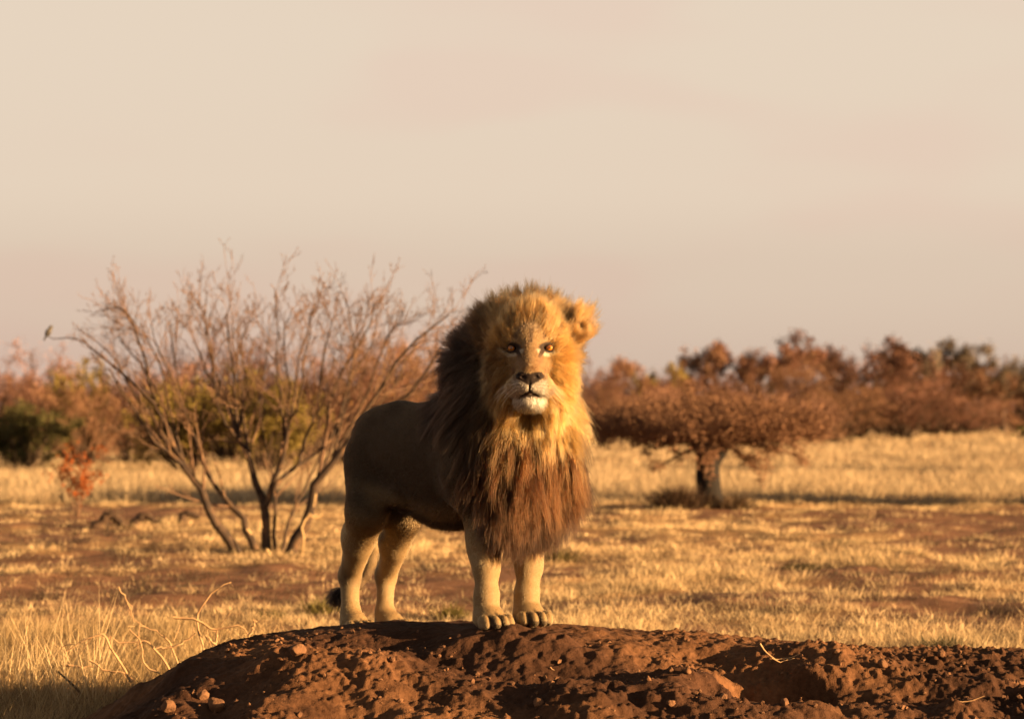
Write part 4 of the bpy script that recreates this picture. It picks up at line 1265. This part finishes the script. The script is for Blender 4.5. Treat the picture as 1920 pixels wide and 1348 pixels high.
# right: far tree line
for i, (px, by, tp, w, kind, col_, var, lab) in enumerate([
    (1120, 834, 692, 150, B, C_RED, 0, 'dark shrub right beside the mane of the lion'),
    (1182, 826, 678, 130, U, C_TAN, 0, 'first rounded tree right of the lion on the skyline'),
    (1258, 826, 686, 90, U, C_OLIVE, 0, 'small narrow olive tree, second on the skyline right of the lion'),
    (1205, 836, 738, 210, B, C_PINK, 1, 'low pinkish shrub between the lion and the stout tree'),
    (1300, 832, 712, 200, B, C_RED, 1, 'reddish shrub behind the left half of the stout tree'),
    (1345, 822, 652, 110, U, C_TAN, 1, 'small umbrella tree above the stout tree'),
    (1440, 822, 648, 150, U, C_RED, 0, 'flat topped reddish tree right above the stout tree'),
    (1400, 830, 716, 220, B, C_RED, 0, 'reddish shrub behind the right half of the stout tree'),
    (1500, 826, 690, 200, B, C_TAN, 1, 'tan shrub left below the tallest umbrella tree'),
    (1570, 820, 630, 170, U, C_RED, 1, 'tallest umbrella tree on the right skyline'),
    (1600, 824, 684, 230, B, C_RED, 1, 'broad reddish shrub under the tallest umbrella tree'),
    (1662, 818, 680, 170, B, C_PINK, 0, 'pinkish shrub just right of the tallest umbrella tree'),
    (1705, 815, 650, 90, U, C_GREY, 0, 'thin pale tree in the dip of the right skyline'),
    (1745, 816, 690, 190, B, C_RED, 0, 'reddish shrub below the thin pale tree'),
    (1800, 812, 642, 150, U, C_GREY, 0, 'grey green umbrella tree near the right edge'),
    (1825, 812, 694, 200, B, C_TAN, 0, 'tan shrub below the grey green umbrella tree'),
    (1880, 810, 664, 190, U, C_GREY, 1, 'wide grey green tree at the right picture edge'),
    (1915, 809, 696, 200, B, C_RED, 1, 'reddish shrub at the foot of the right picture edge'),
    (1960, 809, 680, 200, B, C_GREY, 0, 'grey shrub cut off by the right picture edge'),
    (1555, 832, 738, 210, B, C_TAN, 0, 'low tan shrub in front of the right tree line, right of the stout tree'),
    (1470, 836, 752, 170, B, C_PINK, 0, 'lowest pinkish shrub touching the right of the stout tree crown'),
    (1690, 824, 742, 210, B, C_RED, 1, 'low dark red shrub in front of the right tree line'),
    (1790, 816, 742, 200, B, C_PINK, 1, 'low pinkish shrub in front near the right end of the tree line'),
    (1128, 842, 748, 160, B, C_TAN, 1, 'low tan shrub at the right shoulder of the lion'),
    (1040, 838, 720, 200, B, C_RED, 0, 'shrub hidden behind the mane of the lion'),
]):
    plant(px, by, tp, w, kind, col_, var, lab, 'umbrella_tree' if kind == U else 'shrub', 'tree' if kind == U else 'shrub')
# a farther belt that closes the gaps
belt = []
for k in range(15):
    px = -80 + k * 150; col_ = (C_RED, C_PINK, C_TAN)[k % 3]
    plant(px, 802, 716 + 14 * rp.random(), 230, B, col_, k % 2, 'far hazy shrub of the distant belt showing between the nearer crowns', group='distant belt of shrubs')
# shrubs just outside the picture on the right whose long shadows cross the tall grass
for (X, Y, h, w, which) in ((10.2, 41.0, 1.5, 1.9, 'the one nearest the picture edge'), (12.4, 40.2, 1.9, 2.0, 'second from the edge'), (15.5, 61.5, 1.9, 1.6, 'the farthest of three')):
    z0 = float(plain_sheet_z(np.array(X), np.array(Y))); e = empty('shrub', (X, Y, z0)); tag(e, 'dark green shrub beyond the right picture edge, ' + which, 'shrub', 'shrubs beyond the right edge')
    tm, cm = proto(Lf, C_GREEN, 0); e.scale = (w, w, h)
    for nm, me in (('trunk', tm), ('crown', cm)): link(bpy.data.objects.new(nm, me), e)

# ---------------- stout tree on the right
rt = np.random.default_rng(19)
TY = 40.0
tb = at(1332, 950, TY); tb[2] = plain_sheet_z(tb[0], tb[1])
tree = empty('stout_tree', tb)
tag(tree, 'low tree with a thick dark trunk and wide brown twiggy crown right of the lion', 'tree')
bpy.context.view_layer.update()
trunk_p = [(spline([tb - [0, 0, 0.08], at(1330, 930, TY), at(1327, 890, TY), at(1326, 850, TY), at(1322, 818, TY)], 9), np.array([0.36, 0.27, 0.22, 0.20, 0.195, 0.19, 0.185, 0.17, 0.12])),
           (spline([at(1335, 870, TY), at(1352, 845, TY), at(1362, 825, TY)], 6), np.linspace(0.12, 0.085, 6)),
           (spline([at(1322, 850, TY), at(1306, 830, TY), at(1292, 812, TY)], 6), np.linspace(0.13, 0.08, 6)),
           (spline([at(1342, 940, TY - 0.2), at(1352, 951, TY - 0.4)], 4), np.linspace(0.12, 0.05, 4)),
           (spline([at(1322, 940, TY - 0.1), at(1310, 951, TY - 0.3)], 4), np.linspace(0.12, 0.05, 4))]
V, F = tubes(trunk_p, 14)
V = V + 0.035 * (vnoise3(V * 7, 4)[:, None] - 0.5) * nrm(V - tb - [0, 0, 0.6])
trunk_o = adopt_to(mobj('trunk', V, F, SHADEBARK), tree)
tlev = {1: [], 2: [], 3: []}; limbs = []
tops = [trunk_p[0][0][-1], trunk_p[1][0][-1], trunk_p[2][0][-1]]
for k in range(20):
    a = k * 2.399; e_ = rt.uniform(-0.10, 0.20); d = np.array([math.cos(a), math.sin(a), e_])
    Q, q = branch(tops[k % 3], d, rt.uniform(1.0, 1.75), 0.05, 0.010, 8, rt, -0.010, 0.12); limbs.append((Q, q))
    sprout(Q, q, 1, 2, tlev, rt, per=11, lenk=0.20, ang=(25, 65), up=0.05, tmin=0.12)
for lm_ in limbs:
    V, F = tubes([lm_], 6); mobj('limb', V, F, TWIG, trunk_o)
tw_ = [(Q, np.maximum(q, 0.005)) for Q, q in tlev[1] + tlev[2]]
# the crown is a low, wide mat of short sprays
ns_ = 1150
a_ = rt.random(ns_) * 6.28; rr_ = np.sqrt(rt.random(ns_)) * 1.95
cz_ = at(1330, 800, TY)[2]; top_ = 0.40 * np.sqrt(np.maximum(1 - (rr_ / 2.05) ** 2, 0.02)) + 0.12 * (fbm(rr_ * np.cos(a_) * 1.5 + 9, rr_ * np.sin(a_) * 1.5, 2) - 0.5)
zz_ = cz_ + top_ * rt.uniform(-0.55, 1.0, ns_) - 0.10 * (rr_ / 2) ** 2
sp_ = np.stack([tb[0] - 0.02 + rr_ * np.cos(a_), tb[1] + rr_ * np.sin(a_), zz_], 1)
for c_, ra_ in zip(sp_, rr_):
    for _ in range(4):
        d_ = nrm(np.array([c_[0] - tb[0], c_[1] - tb[1], 0]) * 0.35 + rt.normal(0, 0.45, 3) + [0, 0, 0.45])
        tw_.append(branch(c_, d_, rt.uniform(0.16, 0.36), 0.008, 0.004, 3, rt, 0.05, 0.2))
V, F = tubes(tw_, 3)
pts = np.concatenate([q[0] for q in tw_])
nl_ = 34000
lv, lf = leaf_quads(pts[rt.choice(len(pts), nl_)], 0.024, rt, 0.05)
colr = np.concatenate([np.tile(np.array([0.17, 0.095, 0.058]), (len(V), 1)), np.repeat(np.array([0.20, 0.108, 0.064]) * (0.55 + 0.9 * rt.random((nl_, 1))), 4, 0) * (0.7 + 0.6 * vnoise3(lv * 2, 8)[:, None])])
tag(adopt_to(mobj('crown', np.concatenate([V, lv]), [F, lf + len(V)], BRUSH, None, colr, smooth=False), tree), kind='stuff')

# ================================================================== grass
GRASS = simple_mat('dry_grass', [(0.3, (0.80, 0.80, 0.80)), (0.7, (1.2, 1.2, 1.2))], scale=0.8, bump=0, attr=True, translucent=0.35, rough=0.7)
def blades(base, dirs, h, w, col, bend=0.35, seed=0):
    """tapered bent blades: 5 vertices each"""
    rng = np.random.default_rng(seed); n = len(base)
    side = rng.normal(0, 1, (n, 3)); side[:, 2] = 0; side = nrm(side)
    h = h[:, None]; w = w[:, None]
    mid = base + dirs * h * 0.55
    tipd = nrm(dirs + np.stack([dirs[:, 0], dirs[:, 1], -0.3 * np.ones(n)], 1) * bend)
    tip = mid + tipd * h * 0.5
    V = np.stack([base - side * w, base + side * w, mid + side * w * 0.7, mid - side * w * 0.7, tip], 1).reshape(-1, 3)
    b = 5 * np.arange(n)[:, None]
    C = np.repeat(col, 5, 0).reshape(n, 5, 3) * np.array([0.75, 0.75, 1.0, 1.0, 1.1])[None, :, None]
    return V, b + np.array([[0, 1, 2, 3]]), b + np.array([[3, 2, 4]]), C.reshape(-1, 3)

rg = np.random.default_rng(8)
def tussocks(n, px0, px1, py0, py1, per, hfn, seed, wk=0.00022, spread=0.10, cov=True, lean=0.35, colk=1.0):
    px = rg.uniform(px0, px1, n); py = rg.uniform(py0, py1, n)
    Y = FPX * (CAM[2] - PLAIN) / (py - 770.0); X = (px - 960) / FPX * Y
    ok = mound_z(X, Y, False) < plain_sheet_z(X, Y) + 0.06
    if cov: ok &= rg.random(n) < cover(X, Y) ** 1.3 * 1.25
    X, Y, px, py = X[ok], Y[ok], px[ok], py[ok]; n = len(X)
    hs = hfn(px, py, X, Y) * (0.6 + 0.8 * rg.random(n))
    sp = spread * np.maximum(1, Y / 30)
    bx = np.repeat(X, per) + rg.normal(0, 1, n * per) * np.repeat(sp, per); by = np.repeat(Y, per) + rg.normal(0, 1, n * per) * np.repeat(sp, per)
    h = np.repeat(hs, per) * (0.55 + 0.6 * rg.random(n * per)); Yp = np.repeat(Y, per)
    bz = plain_sheet_z(bx, by) - 0.01
    d = rg.normal(0, lean, (n * per, 3)); d[:, 0] += 0.10 + (bx - np.repeat(X, per)) / np.repeat(sp, per) * 0.45; d[:, 1] += (by - np.repeat(Y, per)) / np.repeat(sp, per) * 0.45; d[:, 2] = 1; d = nrm(d)
    w = np.maximum(0.0016, wk * Yp) * (0.6 + 0.8 * rg.random(n * per))
    tone_ = 0.90 + 0.66 * fbm(bx * 0.8 + 5, by * 0.5, 2)[:, None]
    base_c = tone_ * mixc([0.46, 0.355, 0.205], [0.31, 0.215, 0.115], np.repeat(rg.random(n), per) ** 1.5)
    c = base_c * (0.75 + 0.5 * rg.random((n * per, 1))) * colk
    return blades(np.stack([bx, by, bz], 1), d, h, w, c, seed=seed)
def join_blades(parts):
    V, Q, T, C, off = [], [], [], [], 0
    for v, q, t_, c in parts:
        V.append(v); Q.append(q + off); T.append(t_ + off); C.append(c); off += len(v)
    return np.concatenate(V), [np.concatenate(Q), np.concatenate(T)], np.concatenate(C)
def h_short(px, py, X, Y): return 0.045 + 0.10 * fbm(X * 0.5 + 3, Y * 0.3, 2)
def h_tall(px, py, X, Y): return 0.14 + 0.26 * fbm(X * 0.2, Y * 0.1, 2)
V, F, C = join_blades([
    tussocks(13000, -60, 1980, 935, 1260, 24, h_short, 1, wk=0.00013, spread=0.080, lean=0.55),
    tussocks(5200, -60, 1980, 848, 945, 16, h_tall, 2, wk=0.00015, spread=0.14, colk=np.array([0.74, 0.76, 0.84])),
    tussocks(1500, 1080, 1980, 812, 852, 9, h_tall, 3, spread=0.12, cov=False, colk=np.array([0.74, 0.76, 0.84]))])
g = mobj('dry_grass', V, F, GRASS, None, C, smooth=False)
tag(g, 'short golden dry grass in clumps over the plain', 'grass', kind='stuff')
def h_near(px, py, X, Y): return 0.14 + 0.10 * fbm(X * 1.5 + 3, Y * 1.5, 2)
def h_stalk(px, py, X, Y): return 0.42 + 0.12 * rg.random(len(px))
V, F, C = join_blades([
    tussocks(720, -120, 520, 1180, 1420, 24, h_near, 4, wk=0.0, spread=0.05, cov=False, lean=0.40, colk=np.array([0.62, 0.58, 0.50])),
    tussocks(260, -120, 520, 1180, 1420, 16, h_near, 9, wk=0.0, spread=0.06, cov=False, lean=0.5, colk=np.array([0.25, 0.22, 0.20])),
    tussocks(42, -40, 190, 1230, 1345, 7, h_stalk, 5, wk=0.00012, spread=0.05, cov=False, lean=0.16, colk=1.15)])
g = mobj('foreground_grass', V, F, GRASS, None, C, smooth=False)
tag(g, 'tall fine straw coloured grass left of the mound in the foreground', 'grass', kind='stuff')

def h_low(px, py, X, Y): return 0.05 + 0.07 * rg.random(len(px))
V, F, C = join_blades([tussocks(1500, -60, 1980, 900, 1255, 22, h_low, 6, wk=0.00018, spread=0.07, cov=False, lean=0.7, colk=np.array([0.17, 0.16, 0.19]))])
g = mobj('dead_ground_scrub', V, F, GRASS, None, C, smooth=False)
tag(g, 'low dark brown dead scrub scattered through the dry grass', 'scrub', kind='stuff')

# ---------------- single plants on the plain
def tuft_plant(px, py, wpx, hpx, col_, n, label, name='grass_tuft', cat='tuft', lean=0.6, mat=GRASS, Y=None):
    Y = Y or FPX * (CAM[2] - PLAIN) / (py - 770.0); X = (px - 960) / FPX * Y
    z0 = float(plain_sheet_z(np.array(X), np.array(Y)))
    w = wpx / FPX * Y / 2; h = hpx / FPX * Y
    base = np.stack([rg.normal(0, w * 0.45, n), rg.normal(0, w * 0.45, n), np.full(n, -0.02)], 1)
    d = rg.normal(0, lean, (n, 3)); d[:, :2] += base[:, :2] / w * 0.6; d[:, 2] = 1; d = nrm(d)
    c = np.array(col_) * (0.6 + 0.8 * rg.random((n, 1)))
    v, q, t_, c = blades(base, d, h * (0.6 + 0.7 * rg.random(n)), np.full(n, max(0.002, 0.00025 * Y)), c, seed=int(px))
    o = mobj(name, v, [q, t_], mat, None, c, smooth=False); o.location = (X, Y, z0)
    return tag(o, label, cat, 'single tufts on the plain')
tuft_plant(606, 1148, 62, 34, (0.11, 0.09, 0.025), 260, 'green tuft just left of the tail tuft')
tuft_plant(850, 1150, 62, 34, (0.11, 0.09, 0.025), 260, 'green tuft in the gap between hind and fore legs')
tuft_plant(1768, 1226, 90, 36, (0.030, 0.030, 0.014), 300, 'dark green tuft in shadow behind the right end of the mound')
tuft_plant(1048, 1052, 60, 30, (0.080, 0.062, 0.022), 260, 'olive tuft right of the fore legs')
tuft_plant(1500, 1068, 60, 18, (0.055, 0.042, 0.020), 420, 'low dark tuft on the plain right of the lion')
tuft_plant(510, 1165, 50, 24, (0.075, 0.060, 0.020), 240, 'small green tuft behind the crest left of the hind legs')
tuft_plant(1272, 955, 80, 48, (0.060, 0.036, 0.022), 700, 'brown bristly tussock at the left foot of the stout tree', lean=0.5)
tuft_plant(1375, 955, 60, 30, (0.070, 0.042, 0.022), 400, 'small brown tussock at the right foot of the stout tree', lean=0.5)
# orange seedling
ro = np.random.default_rng(4)
oY = 36.0; ob = at(146, 972, oY); ob[2] = plain_sheet_z(ob[0], ob[1])
seed_t = empty('orange_shrub', ob); tag(seed_t, 'small shrub with orange red leaves at the left on the plain', 'shrub')
olev = {1: [], 2: []}; ost = []
for k in range(6):
    a = k * 1.05; Q, q = branch((0, 0, -0.03), (math.cos(a) * 0.35, math.sin(a) * 0.35, 1), 0.85, 0.012, 0.004, 6, ro, 0.02, 0.12); ost.append((Q, q))
    sprout(Q, q, 1, 2, olev, ro, per=6, lenk=0.40, ang=(20, 50), tmin=0.25)
V, F = tubes(ost + olev[1], 4); mobj('stems', V, F, TWIG, seed_t)
OL = simple_mat('orange_leaf', [(0.3, (0.17, 0.045, 0.012)), (0.7, (0.30, 0.09, 0.022))], scale=5, bump=0, translucent=0.35)
pts = np.concatenate([q[0][1:] for q in olev[1] + olev[2]])
lv, lf = leaf_quads(pts[ro.choice(len(pts), 800)], 0.032, ro, 0.05); mobj('leaves', lv, lf, OL, seed_t, smooth=False)

# ---------------- dead wood
DEAD = simple_mat('dead_wood', [(0.3, (0.025, 0.016, 0.012)), (0.7, (0.075, 0.045, 0.028))], scale=10, bump=0.6, bump_scale=50)
def dead_log(pts, r, Y, label, twigs=3):
    P = spline([at(x, y, Y) for x, y in pts], 10)
    z0 = plain_sheet_z(P[:, 0], P[:, 1]); P[:, 2] = np.maximum(P[:, 2], z0 + r * 0.3); P[0, 2] = z0[0]
    root = P[0].copy()
    path = [(P - root, np.linspace(r, r * 0.5, 10) * (1 + 0.25 * np.sin(np.arange(10) * 2.1)))]
    lv_ = {1: []}; sprout(path[0][0], path[0][1], 1, 1, lv_, rg, per=twigs, lenk=0.5, ang=(30, 70))
    e = empty('fallen_branch', root); tag(e, label, 'branch', 'dead wood lying on the plain')
    V, F = tubes(path, 8); mobj('limb', V, F, DEAD, e)
    V, F = tubes(lv_[1], 4); mobj('twigs', V, F, DEAD, e)
dead_log([(176, 992), (190, 980), (205, 966), (222, 974), (236, 990)], 0.085, 33.0, 'dark hooked fallen branch left of the bare shrub')
dead_log([(250, 984), (262, 972), (276, 966), (290, 980)], 0.075, 33.5, 'dark stump-like fallen branch nearest the bare shrub')
dead_log([(340, 966), (356, 962), (372, 970)], 0.06, 34.0, 'small dark dead branch beside the left stem of the bare shrub')
# brittle dead twigs at the left foot of the mound
STRAWM = simple_mat('pale_twig', [(0.3, (0.24, 0.14, 0.075)), (0.7, (0.42, 0.27, 0.14))], scale=14, bump=0.2)
tw_paths = [
    [(318, 1262), (311, 1247), (285, 1207), (265, 1202), (225, 1204), (205, 1192)],
    [(342, 1258), (336, 1247), (320, 1212), (305, 1192), (285, 1180), (252, 1162)],
    [(246, 1278), (237, 1260), (212, 1220), (195, 1192), (180, 1190), (145, 1207), (124, 1220)],
    [(384, 1228), (380, 1215), (370, 1170), (375, 1145), (390, 1120), (410, 1100), (434, 1091)],
    [(325, 1157), (362, 1160), (390, 1175), (410, 1180), (450, 1172), (467, 1192), (472, 1204)],
    [(292, 1216), (330, 1210), (367, 1187)],
    [(408, 1222), (407, 1200), (407, 1180)],
    [(408, 1212), (392, 1198), (384, 1192)],
    [(167, 1237), (200, 1257), (235, 1262), (250, 1275)],
    [(120, 1246), (150, 1250), (176, 1250)],
    [(467, 1192), (474, 1176), (480, 1162)],
    [(35, 1342), (65, 1325), (112, 1332), (160, 1342)],
    [(222, 1100), (240, 1130), (250, 1165)],
    [(300, 1262), (270, 1245), (262, 1205), (243, 1180)],
    [(60, 1290), (95, 1310), (130, 1330)],
]
tb0 = at(330, 1264, 13.7); tb0[2] = plain_sheet_z(tb0[0], tb0[1])
brush = empty('dead_brush', tb0); tag(brush, 'tangle of pale arching dead twigs at the left foot of the mound', 'brush')
bpy.context.view_layer.update()
for k, pts in enumerate(tw_paths):
    Y = 13.6 + 0.25 * math.sin(k * 2.3)
    P = spline([at(x, y, Y) for x, y in pts], 12)
    P[:, 2] = np.maximum(P[:, 2], plain_sheet_z(P[:, 0], P[:, 1]) + 0.01)
    P[1:-1] += rg.normal(0, 0.004, (10, 3))
    rad = np.linspace(0.0070, 0.0030, 12) * (0.8 + 0.4 * rg.random())
    lv_ = {1: []}; sprout(P, rad, 1, 1, lv_, rg, per=3, lenk=0.28, ang=(25, 70), up=0.0)
    V, F = tubes([(P, rad)] + lv_[1], 5); adopt_to(mobj('twig', V, F, STRAWM), brush)
P = spline([at(108, 1258, 13.0), at(135, 1282, 13.0), at(162, 1310, 13.0)], 8); P[:, 2] = np.maximum(P[:, 2], plain_sheet_z(P[:, 0], P[:, 1]) + 0.02)
V, F = tubes([(P, np.linspace(0.005, 0.008, 8))], 6); o = mobj('stick', V - P[-1], F, DEAD); o.location = P[-1]; tag(o, 'thin blackened stick lying in the grass left of the mound', 'stick')
# straws on the mound
def straw(pts, label, r=0.0045):
    Q = np.array([on_mound(x, y) for x, y in pts])
    Yc = np.median(Q[:, 1]); P = spline([at(x, y, Yc) for x, y in pts], 12)
    P[:, 2] = np.maximum(P[:, 2], mound_z(P[:, 0], P[:, 1]) + 0.004)
    V, F = tubes([(P - P[-1], np.linspace(r, r * 0.45, 12))], 5)
    o = mobj('straw', V, F, STRAWM); o.location = P[-1]; tag(o, label, 'straw', 'straws on the mound')
straw([(1425, 1206), (1436, 1222), (1458, 1238), (1478, 1243), (1499, 1247)], 'bent pale straw standing up behind the burrow, the longer of the crossed pair')
straw([(1447, 1233), (1462, 1241), (1478, 1246), (1490, 1247)], 'short pale straw crossing the bent one behind the burrow', 0.004)
straw([(1792, 1326), (1815, 1316), (1846, 1304)], 'reddish straw lying at the lower right corner of the mound', 0.003)
straw([(1032, 1250), (1040, 1262)], 'tiny straw lying below the fore paws', 0.003)
